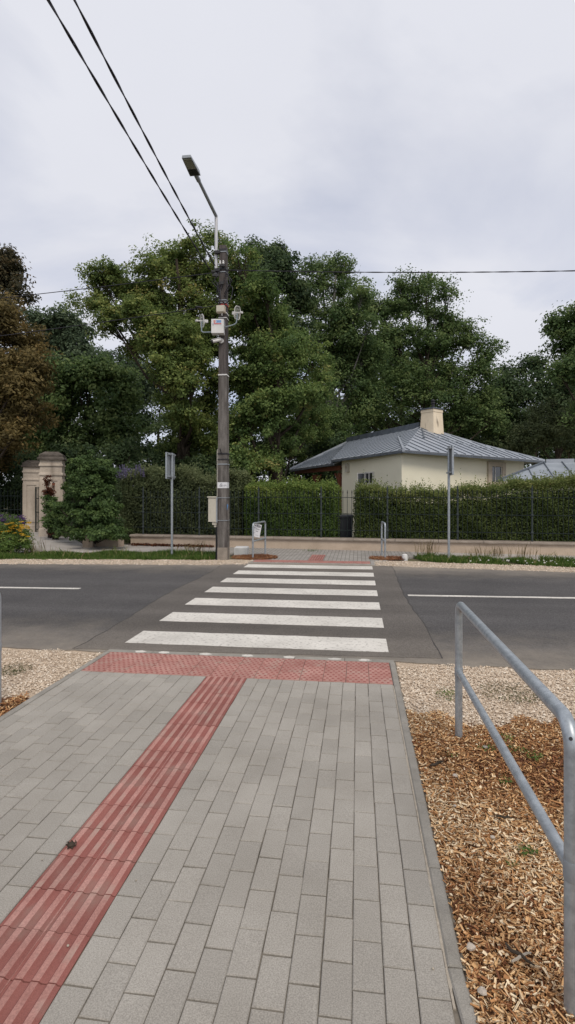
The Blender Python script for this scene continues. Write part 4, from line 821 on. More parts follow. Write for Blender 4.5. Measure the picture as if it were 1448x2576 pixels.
d_ = Vector((-.80, -.50, -.32)).normalized(); p0 = q + Vector((0.0, -.09, 0.015)); b = MB(); b.tube([p0, p0 + d_ * 0.22], 0.042, 10); bd = b.build('body', m_white, cc, True); MB().tube([p0 + d_ * .22, p0 + d_ * .245], 0.036, 10).build('lens', m_black, bd); MB().box(p0 + d_ * 0.14 + Vector((0, 0, .045)), (0.09, 0.24, 0.01), rot=d_.to_track_quat('Y', 'Z').to_matrix()).build('sunshade', m_white, bd)
mtb = thing('meter_box', 'beige electricity meter box on the left side of the pole', 'meter box', (PX - .24, PY - .06, 0.80))
mx_ = PX - pw(1.2) / 2; MB().box((mx_ - .018, PY - .05, 1.24), (0.030, 0.20, 0.64)).build('back_plate', m_galvd, mtb)
MB().cham((mx_ - .135, PY - .05, 1.235), (0.20, 0.18, 0.60), .012).build('case', m_beige, mtb); MB().cham((mx_ - .14, PY - .055, 1.548), (0.235, 0.215, 0.026), .008).build('lid', m_beige, mtb)
MB().box((mx_ - .085, PY - .05, 0.895), (0.11, 0.12, 0.08), 0, 1.15).build('neck', m_beige, mtb); MB().tube([(mx_ - .07, PY - .05, 0.86), (mx_ - .07, PY - .05, 0.80)], 0.045, 10).build('sleeve', m_beige, mtb, True)

# ================================================================== OVERHEAD LINES
def catenary(a, c, sag, n): return [Vector(a).lerp(Vector(c), i / n) - Vector((0, 0, sag * 4 * (i / n) * (1 - i / n))) for i in range(n + 1)]
def line(label, a, c, sag, r, twist=0.0, pitch=0.7, n=60, name='power_line'):
    t = thing(name, label, 'cable', a); pts = catenary(a, c, sag, n)
    if not twist: MB().tube(pts, r, 6, False).build('strand', m_wire, t, True)
    else:
        d = (Vector(c) - Vector(a)); ln = d.length; s_ = d.cross(Vector((0, 0, 1))).normalized(); u_ = s_.cross(d).normalized()
        for ph in (0, math.pi):
            P = []
            for i, p in enumerate(pts): th_ = 2 * math.pi * i / n * ln / pitch + ph; P.append(p + (s_ * math.cos(th_) + u_ * math.sin(th_)) * twist)
            MB().tube(P, r, 5, False).build('strand', m_wire, t, True)
    return t
pa = at(541, 668, 13.2); pt_ = at(188, 0, 6.15); pe = pa + (pt_ - pa) * 3.4; line('thick dark twisted cable overhead, right of the pair crossing the sky', pa, (pe.x, pe.y, pa.z + (pt_.z - pa.z + 0.373) * 3.4), 0.45, 0.0105, 0.010, 1.35, 170)
pa2 = at(528, 678, 13.2); pt2 = at(122, 0, 6.05); pe2 = pa2 + (pt2 - pa2) * 3.4; line('thick dark twisted cable overhead, left of the pair crossing the sky', pa2, (pe2.x, pe2.y, pa2.z + (pt2.z - pa2.z + 0.373) * 3.4), 0.45, 0.0105, 0.010, 1.35, 170)
q = Vector((PX + .05, PY - .1, 7.16)); line('thin overhead wire running right from the pole above the trees', q, at(1900, 668, 12.2), 0.10, 0.009, 0.006, 1.0, 90)
q = Vector((PX - .05, PY - .1, 7.12)); line('thin overhead wire running left from the top of the pole', q, at(-700, 812, 19.0), 0.12, 0.010)
q = Vector((PX - .05, PY - .1, 6.30)); lw2 = line('lower thin wire running left from the pole past the trees', q, at(-700, 925, 19.0), 0.10, 0.010)
p_ = q.lerp(at(-700, 925, 19.0), 0.03); MB().tube([p_ - Vector((.10, 0, -.02)), p_ + Vector((.06, 0, -.005))], 0.03, 8).build('splice', m_black, lw2)

# ================================================================== HANDRAILS, SIGNS, SMALL STREET THINGS
def handrail(label, x, y0, y1, h_, r=0.024, zl=0.43, turn=0.0):
    t = thing('handrail', label, 'handrail', (x, (y0 + y1) / 2, -0.02), 'handrails at the crossing'); R_ = 0.085
    ya, yb = min(y0, y1), max(y0, y1); ex = Vector((0, 1, 0)); ez = Vector((0, 0, 1))
    pts = [Vector((x, ya, -0.06)), Vector((x, ya, h_ * .5)), Vector((x, ya, h_ - R_))] + arc((x, ya + R_, h_ - R_), R_, math.pi, math.pi / 2, 6, ex, ez)[1:] + [Vector((x, (ya + yb) / 2, h_))] + arc((x, yb - R_, h_ - R_), R_, math.pi / 2, 0, 6, ex, ez) + [Vector((x, yb, h_ * .5)), Vector((x, yb, -0.06))]
    fr = MB().tube(pts, r, 14).build('frame', m_galv, t, True)
    MB().tube([(x, ya + r * .6, zl), (x, yb - r * .6, zl)], r * 0.86, 12).build('lower_rail', m_galv, t, True)
    for yy, s_ in ((ya, 1), (yb, -1)):
        MB().lathe((x, yy, zl), [(r + .0015, -.03), (r + .003, -.02), (r + .003, .02), (r + .0015, .03)], 14).build('weld_collar', m_galvd, t, True)
        q_ = Vector((x - r * .18, yy + s_ * R_ * 0.10, h_ - R_ * .62)); d_v = Vector((-.18, -s_ * .86, .46)).normalized(); MB().tube([q_ + d_v * (r - .004), q_ + d_v * (r + .0012)], 0.0058, 10).build('vent_hole', m_black, fr)
    return t
HR = [None] * 4
HR[0] = handrail('bent galvanised handrail standing in wood chips at the near right', 0.665, 1.80, 3.72, 0.885)
HR[1] = handrail('galvanised handrail cut off by the left edge of the picture', -2.735, 1.9, 3.86, 0.885)
HR[2] = handrail('far left galvanised handrail with a paper notice hanging in it', -2.545, 13.46, 14.60, 0.88)
HR[3] = handrail('far right galvanised handrail seen almost end on', 0.665, 13.85, 14.75, 0.88)
# paper notice in a plastic sleeve hung in the far left rail
nt_ = thing('paper_notice', 'white printed notice in a plastic sleeve hanging askew in the far handrail', 'notice', (-2.57, 13.98, 0.52))
Rn = Matrix.Rotation(YAW + math.radians(62), 3, 'Z') @ Matrix.Rotation(math.radians(14), 3, 'Y'); nc_ = Vector((-2.585, 13.93, 0.675))
Rn = Matrix.Rotation(math.radians(48), 3, 'Z') @ Matrix.Rotation(math.radians(13), 3, 'Y')
sheet_ = MB().box(nc_, (0.235, 0.004, 0.335), rot=Rn).build('sheet', m_paper, nt_)
for k, (dx, dz, w_, h_) in enumerate(((0.02, .135, .13, .014), (0.03, .112, .14, .014), (0.03, .09, .12, .010), (0.01, .045, .12, .006), (0.01, .03, .12, .006), (0.0, -.015, .07, .006), (0.0, -.03, .07, .006), (-.095, -.08, .022, .034), (-.085, .12, .03, .03), (-.095, .06, .012, .03), (0.01, -.12, .10, .003))):
    MB().box(nc_ + Rn @ Vector((dx, -.004, dz)), (w_, 0.003, h_), rot=Rn).build('print_line', m_ink, sheet_)
MB().tube([nc_ + Rn @ Vector((-.06, 0, .165)), Vector((-2.57, 13.90, 0.88)), nc_ + Rn @ Vector((.06, 0, .165))], 0.004, 5).build('tie', m_white, nt_)
for o_, tr_ in ((HR[2], -0.108), (HR[3], 0.05)): o_.rotation_euler = (0, 0, tr_)
def roadsign(label, x, y, ht, face):
    t = thing('road_sign', label, 'road sign', (x, y, -0.05)); MB().tube([(x, y, -0.06), (x, y, ht)], 0.030, 12).build('post', m_galv, t, True)
    px_ = x + face * 0.05; b = MB(); b.box((px_, y, ht - 0.34), (0.012, 0.60, 0.66)); b.build('plate', m_galvd, t)
    b = MB()
    for (dy, dz, sy, sz) in ((-.30, 0, .018, .68), (.30, 0, .018, .68), (0, .335, .582, .018), (0, -.335, .582, .018)): b.box((px_ - face * .004, y + dy, ht - .34 + dz), (0.04, sy, sz))
    b.build('rim', m_galv, t); MB().box((px_ + face * .009, y, ht - .34), (0.004, 0.57, 0.63)).build('face', m_signb, t)
    for dz in (-.04, -.62): b = MB(); b.box((x + face * 0.02, y, ht + dz), (0.085, 0.50, 0.035)); b.build('bracket', m_galvd, t)
    for dz in (-.04, -.62): MB().lathe((x, y, ht + dz), [(0.034, -.025), (0.036, 0), (0.034, .025)], 12).build('clamp', m_galv, t)
    MB().lathe((x, y, ht), [(0.032, -.005), (0.032, .01), (0.015, .018)], 12).build('post_cap', m_dark, t)
roadsign('road sign left of the concrete pole turned edge on in the grass', -4.84, 13.82, 2.70, -1)
roadsign('road sign in the right grass strip seen edge on before the house', 2.19, 13.55, 2.76, 1)
cb = MB(); cb.cham((-3.13, 14.55, 0.06), (0.36, 0.42, 0.26), .02, 0.1); tag(cb.build('concrete_block', m_block), 'pale concrete block on the pavement just behind the pole', 'block')
wb_ = at(1019, 1404, 13.6); b = MB(); b.lathe((wb_.x, wb_.y, -0.06), [(0.075, 0), (0.072, 0.14), (0.066, 0.17), (0.03, 0.185)], 12); tag(b.build('marker_stone', m_white, None, True), 'small white rounded marker stone at the grass edge by the far right handrail', 'marker')

# ================================================================== TREES
def crown_pts(g, lobes, n_leaf, cr, sparse=1.0):
    """leaf positions, normals, tints for a crown of lobes (centre, rx, ry, rz): leaves grouped in sprays on twigs through each lobe's shell"""
    area = np.array([l[1] * l[3] for l in lobes]); area = area / area.sum(); P = []; N = []; T = []; CC = []
    for (c, rx, ry, rz), a in zip(lobes, area):
        nl = int(n_leaf * a); surf = 4 * math.pi * ((rx * rz) ** 0.8 * ry ** 0.4); nc = max(6, int(surf / (cr * cr) * 0.62 * sparse)); per = max(12, nl // nc)
        d = unit(g.normal(size=(nc, 3))); d[:, 2] = np.where(d[:, 2] < -0.55, -d[:, 2] * 0.5, d[:, 2]); d = unit(d)
        rr = g.uniform(0.40, 1.08, nc) ** 0.7; rr = np.where(g.random(nc) < 0.26, g.uniform(1.05, 1.45, nc), rr); ctr = np.array(c)[None] + d * rr[:, None] * np.array([rx, ry, rz])[None]
        ctr += g.normal(0, cr * 0.25, ctr.shape); CC.append((ctr, d))
        cs = cr * g.uniform(0.5, 1.35, nc); ctint = g.normal(0, 0.22, nc)
        q = unit(g.normal(size=(nc * per, 3))) * (g.random(nc * per) ** 0.42)[:, None]
        # each spray is drawn out along its own twig
        tw = unit(np.repeat(d, per, 0) + 0.5 * np.repeat(g.normal(size=(nc, 3)), per, 0)); q = q + tw * (q * tw).sum(1, keepdims=True) * 0.55
        q[:, 2] *= 0.66
        pos = np.repeat(ctr, per, 0) + q * np.repeat(cs, per)[:, None]
        P.append(pos); N.append(0.55 * q + 0.5 * np.repeat(d, per, 0) + np.array([0, 0, 0.55]) + 0.55 * g.normal(size=q.shape)); T.append(np.clip(0.42 + np.repeat(ctint, per) + g.normal(0, 0.13, nc * per), 0, 1))
    return np.concatenate(P), np.concatenate(N), np.concatenate(T), CC
def tree(name, label, D, lobes, m, leaf, n_leaf, tu, seed, bark=None, cr=0.55, trunk_r=0.28, sparse=1.0, tops=None, depth=0.8, group='park trees behind the fence', wide=0.6):
    g = np.random.default_rng(seed); k = D / 1370; LB = []
    for l in lobes:
        u, v, ru, rv = l[:4]; dd = l[4] if len(l) > 4 else g.uniform(-1.2, 1.2); p = at(u, v, D + dd); A3 = (ru * k, max(1.0, (ru + rv) / 2 * k * depth), rv * k); nsub = 5 if ru * k > 0.7 else 1
        for q_ in range(nsub):
            if nsub == 1: o3 = (0, 0, 0); f3 = 1.0
            else: o3 = unit(g.normal(size=(1, 3)))[0] * np.array(A3) * g.uniform(0.35, 0.72); f3 = g.uniform(0.42, 0.66)
            LB.append(((p.x + o3[0], p.y + o3[1], max(p.z + o3[2], 0.5)), A3[0] * f3, A3[1] * f3, A3[2] * f3))
    bx, by = CW((tu - 724) * k, D); base = Vector((bx, by, -0.07)); t = thing(name, label, 'tree', base, group)
    cx_ = sum(l[0][0] * l[1] for l in LB) / sum(l[1] for l in LB); cy_ = sum(l[0][1] * l[1] for l in LB) / sum(l[1] for l in LB)
    zmin = min(l[0][2] for l in LB); zmax = max(l[0][2] for l in LB); gr = random.Random(seed)
    tp = [base]; nseg = 8
    for i in range(1, nseg + 1):
        f_ = i / nseg; tp.append(Vector((bx + (cx_ - bx) * 0.6 * f_ ** 1.5 + gr.uniform(-.12, .12), by + (cy_ - by) * 0.6 * f_ ** 1.5 + gr.uniform(-.12, .12), zmax * 0.92 * f_)))
    mb_ = MB(); mb_.tube(tp, [trunk_r * (1.35 if i == 0 else 1) * (1 - 0.85 * i / nseg) for i in range(nseg + 1)], 9)
    P, N, T, CC = crown_pts(g, LB, n_leaf, cr, sparse)
    for li_, ((c, rx, ry, rz), (ctr, d)) in enumerate(zip(LB, CC)):
        if len(LB) > 12 and li_ % 4: continue
        c = Vector(c); zt_ = max(0.9, min(c.z * 0.62, zmax * .8)); f_ = zt_ / (zmax * .92) * nseg; i0 = int(min(f_, nseg - 1)); s = tp[i0].lerp(tp[min(i0 + 1, nseg)], f_ - i0)
        r0 = trunk_r * 0.30 * (1 - 0.6 * zt_ / (zmax + .1)); mid = s.lerp(c, 0.5) + Vector((gr.uniform(-.3, .3), gr.uniform(-.3, .3), -0.12 * (c - s).length)); mb_.tube([s, mid, c], [r0, r0 * .7, r0 * .35], 6, False)
        for j in range(0, min(len(ctr), 9)):
            e = Vector(ctr[j]); m_ = c.lerp(e, 0.55) + Vector((gr.uniform(-.12, .12), gr.uniform(-.12, .12), gr.uniform(-.1, .12))); mb_.tube([c.lerp(mid, .3), m_, e], [r0 * .30, r0 * .2, 0.012], 4, False)
    mb_.build('trunk', bark or m_bark, t, True)
    V, F = leaf_soup(P, N, leaf, leaf * wide, seed); obj_np('crown', V, F, T, m, t)
    return t
# far rows first
tree('broadleaf_tree', 'pale blue green tree far back between the rust tree and the big oak', 46, [(150, 835, 62, 50), (120, 890, 60, 60), (190, 880, 42, 45), (110, 810, 36, 26), (150, 950, 80, 60), (90, 960, 60, 60), (165, 800, 30, 22)], m_lf_blu, 0.30, 26000, 150, 101, cr=0.9)
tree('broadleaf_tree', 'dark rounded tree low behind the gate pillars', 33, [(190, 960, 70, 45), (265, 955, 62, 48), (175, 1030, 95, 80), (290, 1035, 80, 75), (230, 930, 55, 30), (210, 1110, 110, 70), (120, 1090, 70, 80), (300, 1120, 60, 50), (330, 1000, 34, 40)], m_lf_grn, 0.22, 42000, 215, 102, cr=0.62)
tree('broadleaf_tree', 'distant dark tree seen through the gap left of the big oak', 50, [(270, 930, 50, 36), (240, 915, 36, 22), (300, 960, 55, 50), (355, 1010, 50, 60), (340, 930, 30, 40)], m_lf_blu, 0.30, 12000, 300, 103, cr=0.9)
tree('broadleaf_tree', 'distant tree with sky gaps low behind the big oak', 52, [(400, 1000, 60, 50), (360, 1080, 60, 40), (440, 1060, 50, 40), (400, 1140, 80, 30), (520, 1120, 60, 50), (330, 1150, 60, 30)], m_lf_drk, 0.30, 12000, 395, 104, cr=0.9, sparse=0.8)
tree('broadleaf_tree', 'tall dark tree topping out just right of the pole', 33, [(690, 645, 42, 38), (660, 665, 30, 40), (715, 690, 36, 50), (680, 730, 55, 60), (740, 760, 40, 60), (720, 840, 60, 70), (640, 640, 22, 22)], m_lf_drk, 0.20, 26000, 700, 105, cr=0.55)
tree('broadleaf_tree', 'tall slim tree with pale straight trunk left of the house roof', 34, [(850, 665, 32, 30), (800, 680, 40, 34), (870, 715, 40, 32), (815, 725, 55, 40), (890, 760, 45, 40), (790, 790, 42, 50), (850, 800, 60, 55), (900, 830, 45, 50), (860, 880, 60, 55), (890, 950, 50, 60), (900, 1040, 50, 60), (840, 900, 50, 60), (850, 980, 60, 60), (840, 1060, 60, 60), (880, 1110, 60, 40), (930, 900, 50, 60), (780, 860, 40, 60), (930, 990, 50, 60)], m_lf_grn, 0.165, 60000, 817, 106, bark=m_barkl, cr=0.52, trunk_r=0.33, sparse=0.85)
tree('broadleaf_tree', 'broad dark green tree with several tops behind the chimney', 38, [(1015, 715, 34, 26), (1065, 712, 36, 24), (1105, 740, 42, 30), (1040, 770, 70, 45), (1130, 800, 45, 45), (975, 780, 45, 45), (1085, 840, 80, 60), (1000, 870, 80, 70), (1170, 860, 50, 40), (1235, 880, 32, 34), (1200, 930, 55, 50), (1110, 930, 90, 70), (960, 960, 70, 70), (1040, 1000, 90, 70), (1160, 1010, 80, 70), (1230, 1000, 40, 60), (940, 1060, 60, 50), (1100, 1070, 80, 50), (1220, 1080, 60, 50), (935, 800, 45, 40), (950, 860, 50, 50), (925, 760, 26, 22)], m_lf_grn, 0.18, 76000, 1075, 107, cr=0.52, trunk_r=0.36)
tree('broadleaf_tree', 'dark tree mass low right behind the annex roof', 42, [(1300, 950, 45, 40), (1350, 930, 40, 32), (1290, 1020, 55, 60), (1370, 1020, 70, 70), (1330, 1095, 80, 60), (1430, 1080, 80, 80), (1260, 1110, 45, 50), (1440, 980, 50, 60), (1500, 1050, 80, 90), (1270, 990, 40, 50), (1240, 1050, 50, 60), (1280, 1150, 60, 30), (1380, 1150, 70, 30)], m_lf_drk, 0.24, 52000, 1345, 108, cr=0.7)
tree('broadleaf_tree', 'grey green tree right of the chimney above the annex', 32, [(1395, 1050, 50, 45), (1360, 1105, 60, 50), (1430, 1110, 60, 50), (1300, 1130, 40, 40), (1480, 1060, 60, 80)], m_lf_gry, 0.15, 22000, 1400, 109, cr=0.5)
tree('broadleaf_tree', 'nearer green tree reaching in at the right edge of the sky', 29, [(1420, 825, 42, 34), (1455, 790, 45, 30), (1405, 870, 26, 28), (1450, 870, 50, 45), (1425, 935, 36, 36), (1480, 950, 60, 60), (1530, 850, 90, 90), (1500, 1020, 60, 60)], m_lf_grn, 0.19, 24000, 1530, 110, cr=0.5)
# dark wood closing the view under the crowns
for i, (tu, D, lb) in enumerate(((40, 44, [(40, 1100, 120, 80), (0, 1010, 90, 70), (130, 1150, 80, 50)]), (600, 46, [(600, 1080, 80, 70), (560, 1150, 70, 40), (680, 1130, 80, 50), (620, 960, 70, 80)]), (780, 47, [(780, 1110, 90, 60), (830, 1040, 60, 60), (740, 1000, 70, 80), (870, 1120, 70, 60)]), (1000, 48, [(1000, 1080, 90, 60), (1090, 1100, 80, 50), (930, 1000, 70, 90), (1060, 960, 90, 80)]), (1200, 48, [(1200, 1060, 90, 70), (1290, 1120, 80, 60), (1150, 1130, 80, 50)]), (1450, 50, [(1450, 1040, 90, 90), (1380, 1120, 90, 60), (1520, 1100, 80, 70)]))):
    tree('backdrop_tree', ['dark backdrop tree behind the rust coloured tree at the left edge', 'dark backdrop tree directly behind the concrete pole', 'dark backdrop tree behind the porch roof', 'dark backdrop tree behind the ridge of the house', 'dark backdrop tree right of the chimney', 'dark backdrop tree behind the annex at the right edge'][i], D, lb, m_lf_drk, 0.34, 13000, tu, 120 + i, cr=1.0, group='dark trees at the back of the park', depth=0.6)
# the near trees
tree('oak_tree', 'big yellow green oak spreading left of the concrete pole', 27, [(248, 705, 36, 28), (205, 772, 28, 14), (245, 770, 38, 26), (300, 695, 40, 32), (330, 745, 55, 45), (300, 810, 42, 34), (380, 690, 45, 35), (420, 645, 34, 28), (470, 632, 40, 30), (525, 612, 34, 28), (560, 625, 20, 24), (450, 700, 60, 45), (530, 690, 50, 50), (390, 780, 60, 55), (480, 790, 70, 60), (340, 870, 40, 34), (420, 870, 60, 45), (510, 880, 55, 55), (460, 940, 60, 36), (540, 960, 40, 50), (500, 1010, 36, 30), (540, 1060, 24, 40), (560, 800, 40, 60), (430, 1020, 36, 26), (485, 1080, 45, 40), (540, 1130, 40, 50), (440, 1130, 40, 30), (440, 830, 60, 50, -3), (470, 900, 60, 50, -3), (430, 930, 45, 36, -3), (480, 970, 45, 40, -3), (380, 830, 50, 45, -3), (350, 800, 40, 36, -2.5), (460, 1040, 40, 36, -2.5)], m_lf_oak, 0.145, 116000, 470, 131, cr=0.40, trunk_r=0.42)
tree('oak_tree', 'dense yellow green tree directly right of the concrete pole', 25.5, [(600, 660, 34, 30), (610, 730, 50, 45), (660, 760, 50, 45), (620, 820, 60, 50), (700, 820, 55, 50), (650, 890, 60, 55), (740, 870, 45, 45), (720, 940, 60, 55), (790, 910, 36, 36), (630, 970, 55, 55), (700, 1020, 60, 55), (780, 990, 50, 50), (640, 1060, 60, 50), (745, 1080, 55, 45, 3), (600, 1120, 40, 50), (680, 1130, 50, 36), (800, 1060, 30, 36, 5), (800, 1110, 36, 26, 6), (660, 1165, 40, 26, -1), (610, 1160, 40, 30, -2), (735, 1140, 36, 30, 6), (810, 960, 30, 40, 3), (790, 1020, 40, 40, 4)], m_lf_mid, 0.14, 98000, 690, 132, cr=0.40, trunk_r=0.40)
tree('ivy_clad_tree', 'ivy covered leaning trunk in the gap behind the flowering bush', 30, [(462, 1090, 26, 40), (450, 1150, 40, 40), (470, 1190, 40, 40), (425, 1160, 30, 30), (490, 1130, 24, 30)], m_lf_ivy, 0.12, 12000, 460, 133, cr=0.4, trunk_r=0.5)
tree('chestnut_tree', 'tall dark brownish tree top at the upper left edge', 31, [(-10, 640, 46, 36), (20, 690, 46, 36), (-20, 720, 60, 40), (55, 735, 26, 22), (0, 790, 60, 50), (-60, 760, 60, 120)], m_lf_plm, 0.20, 24000, -60, 134, cr=0.5, trunk_r=0.4)
tree('chestnut_tree', 'rust brown chestnut tree with hanging leaves at the left edge', 24, [(10, 800, 50, 36), (45, 860, 46, 45), (-10, 880, 60, 60), (75, 920, 48, 45), (20, 950, 70, 60), (92, 970, 36, 40), (40, 1030, 60, 55), (-20, 1040, 70, 60), (80, 1040, 36, 40), (30, 1100, 50, 40), (-10, 1140, 50, 50), (-70, 950, 80, 180), (-60, 1120, 60, 80)], m_lf_brn, 0.19, 52000, -70, 135, cr=0.5, trunk_r=0.4, wide=0.42)

for i, (tu, D, lb) in enumerate(((-30, 27, [(-30, 1200, 70, 60), (-60, 1270, 60, 60), (20, 1240, 50, 60)]), (60, 29, [(60, 1190, 70, 50), (110, 1230, 60, 70), (40, 1270, 70, 60)]), (190, 28, [(190, 1170, 70, 50), (240, 1230, 70, 60), (160, 1250, 60, 70)]), (320, 27, [(300, 1150, 60, 45), (360, 1190, 60, 50), (290, 1230, 70, 70), (370, 1260, 60, 60)]), (430, 27, [(420, 1190, 60, 45), (470, 1220, 60, 60), (430, 1270, 60, 60)]), (570, 26, [(560, 1190, 60, 50), (620, 1200, 60, 45), (590, 1260, 70, 60)]), (690, 32, [(680, 1180, 50, 45), (750, 1195, 50, 45), (700, 1250, 70, 50), (800, 1200, 40, 50)]), (850, 33, [(830, 1150, 50, 50), (880, 1180, 60, 60), (800, 1200, 60, 60)]))):
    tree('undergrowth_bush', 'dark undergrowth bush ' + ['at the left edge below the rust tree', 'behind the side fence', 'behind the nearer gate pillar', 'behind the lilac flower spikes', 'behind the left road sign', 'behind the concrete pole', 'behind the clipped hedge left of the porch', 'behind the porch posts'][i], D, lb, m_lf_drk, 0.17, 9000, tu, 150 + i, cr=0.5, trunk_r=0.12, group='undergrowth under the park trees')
# ================================================================== HEDGES AND SHRUBS
def hedge(name, label, s0, s1, o0, o1, zfn, m, n, leaf, seed, shoots=600, lit_top=0.25, cat_='hedge', lumpy=0.13):
    g = np.random.default_rng(seed); ln = s1 - s0; dp = o1 - o0
    t = thing(name, label, cat_, FP((s0 + s1) / 2, (o0 + o1) / 2, -0.07))
    w_ = np.array([ln * 2, ln * dp, ln * 2 * .5, dp * 2, dp * 2]); fc = g.choice(5, n, p=w_ / w_.sum()); a = g.random(n); c = g.random(n)
    s = s0 + a * ln; o = np.empty(n); z = np.empty(n); nn_ = np.zeros((n, 3)); dpt = np.abs(g.normal(0, 0.10, n))
    H = zfn(s); lump = lumpy * (np.sin(s * 3.1 + 1) * np.sin(s * 1.3) + 0.7 * np.sin(s * 7.3 + 2 * c * 3)) + 0.05 * g.normal(size=n)
    F_ = fc == 0; o[F_] = o0 + dpt[F_] - 0.5 * lump[F_] * np.sin(c[F_] * 9 + s[F_]); z[F_] = c[F_] * H[F_]; nn_[F_] = (0, -1, 0.3)
    T_ = fc == 1; o[T_] = o0 + c[T_] * dp; z[T_] = H[T_] - dpt[T_] + 0.5 * lump[T_]; nn_[T_] = (0, -0.2, 1)
    K_ = fc == 2; o[K_] = o1 - dpt[K_]; z[K_] = c[K_] * H[K_]; nn_[K_] = (0, 1, 0.2)
    for q_, ss, sg in ((3, s0, 1), (4, s1, -1)):
        E_ = fc == q_; s[E_] = ss + sg * dpt[E_] + 0.10 * np.sin(z[E_] * 0 + a[E_] * 12) * sg; o[E_] = o0 + a[E_] * dp; z[E_] = c[E_] * H[E_]; nn_[E_] = (-sg, -0.3, 0.3)
    fd, fn, f0 = np.array(FD), np.array(FN), np.array(F0)
    P = f0[None] + s[:, None] * fd + o[:, None] * fn; P[:, 2] = np.maximum(z, 0.02)
    N = nn_[:, :1] * fd + nn_[:, 1:2] * fn; N[:, 2] = nn_[:, 2]; N = unit(N) + 0.75 * g.normal(size=(n, 3)) + np.array([0, 0, .3])
    T = np.clip(0.30 + lit_top * np.clip((z - (H - 0.55)) / 0.5, 0, 1) + 0.14 * np.sin(s * 2.3 + z * 3) * np.sin(s * 0.9 + 1) + g.normal(0, 0.15, n), 0, 1)  # lit hedge top put into the tint: leaves get lighter near the top
    # shoots sticking out of the top
    ss = g.uniform(s0 + .05, s1 - .05, shoots); so = g.uniform(o0, o1, shoots); sh = g.gamma(2.0, 0.065, shoots) + 0.04; k = 9
    f_ = np.tile(np.linspace(0, 1, k), shoots); base = f0[None] + ss[:, None] * fd + so[:, None] * fn; base[:, 2] = zfn(ss) - 0.06; lean = g.normal(0, 0.16, (shoots, 3)); lean[:, 2] = 0
    Q = np.repeat(base, k, 0) + (np.repeat(sh, k) * f_)[:, None] * (np.array([0, 0, 1.0]) + np.repeat(lean, k, 0)) + g.normal(0, 0.018, (shoots * k, 3))
    P = np.concatenate([P, Q]); N = np.concatenate([N, g.normal(size=Q.shape) + np.array([0, -.4, .5])]); T = np.concatenate([T, np.clip(g.normal(0.62, 0.16, len(Q)), 0, 1)])
    V, F = leaf_soup(P, N, leaf, leaf * 0.55, seed); obj_np('foliage', V, F, T, m, t)
    b = MB(); gr = random.Random(seed); kk = int(ln / 0.28)
    for i in range(kk):
        p = FP(s0 + (i + .5) * ln / kk, (o0 + o1) / 2 + gr.uniform(-.15, .15), 0); zz = float(zfn(np.array([s0 + (i + .5) * ln / kk]))[0])
        for j in range(3): b.tube([p - Vector((0, 0, .05)), p + FD * gr.uniform(-.12, .12) + FN * gr.uniform(-.1, .1) + Vector((0, 0, zz * .5)), p + FD * gr.uniform(-.25, .25) + FN * gr.uniform(-.25, .25) + Vector((0, 0, zz * .9))], [0.016, 0.011, 0.004], 5, False)
    b.build('stems', m_bark, t)
    b = MB(); n_ = 24; 
    for i in range(n_):     # solid dark boxes filling the inside of the hedge
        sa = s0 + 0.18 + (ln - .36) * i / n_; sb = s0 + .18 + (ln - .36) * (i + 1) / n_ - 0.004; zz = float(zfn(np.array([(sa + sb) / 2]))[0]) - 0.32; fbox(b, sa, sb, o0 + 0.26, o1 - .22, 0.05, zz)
    b.build('dark_core', m_core, t); return t
m_core = mat('dark_core', [(0.008, 0.012, 0.005), (0.03, 0.035, 0.014)], 0.95, scale=30, bump=0.03, bscale=40)
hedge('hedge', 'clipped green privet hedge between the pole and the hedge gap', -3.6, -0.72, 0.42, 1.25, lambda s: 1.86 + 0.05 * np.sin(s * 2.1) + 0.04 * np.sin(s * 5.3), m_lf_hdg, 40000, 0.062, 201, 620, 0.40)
hedge('hedge', 'long clipped hedge with yellow green top right of the hedge gap', -0.12, 9.0, 0.42, 1.25, lambda s: 1.72 + 0.05 * np.sin(s * 1.9 + 1) + 0.04 * np.sin(s * 4.7) + 0.32 * np.clip((s - 3.6) / 1.4, 0, 1), m_lf_hdg2, 88000, 0.060, 202, 1500, 0.36)
hedge('shrub_border', 'loose grey green shrubs behind the fence left of the pole', -7.9, -3.75, 0.40, 1.6, lambda s: 2.25 + 0.16 * np.sin(s * 1.7) + 0.10 * np.sin(s * 4.1), m_lf_gry, 42000, 0.075, 203, 800, 0.25, 'shrub', 0.22)
def shrub(name, label, lobes, m, leaf, n, seed, cat_='shrub', cr=0.22, wide=0.75, stem=True):
    g = np.random.default_rng(seed); LB = [((c[0], c[1], c[2]), r[0], r[1], r[2]) for c, r in lobes]; P, N, T, CC = crown_pts(g, LB, n, cr); P[:, 2] = np.maximum(P[:, 2], 0.0)
    cx_ = np.mean([l[0][0] for l in LB]); cy_ = np.mean([l[0][1] for l in LB]); t = thing(name, label, cat_, (cx_, cy_, -0.07)); V, F = leaf_soup(P, N, leaf, leaf * wide, seed); obj_np('foliage', V, F, T, m, t)
    b = MB(); gr = random.Random(seed)
    for (c, rx, ry, rz), (ctr, d) in zip(LB, CC):
        for j in range(min(8, len(ctr))): e = Vector(ctr[j]); b.tube([(cx_ + gr.uniform(-.1, .1), cy_ + gr.uniform(-.1, .1), -0.06), Vector((cx_, cy_, 0)).lerp(e, .5) + Vector((0, 0, .1)), e], [0.02, 0.013, 0.005], 5, False)
    b.build('stems', m_bark, t); return t
def L(u, v, D, ru, rv, dep=None): p = at(u, v, D); k = D / 1370; return ((p.x, p.y, p.z), (ru * k, (dep or ru * k * .7), rv * k))
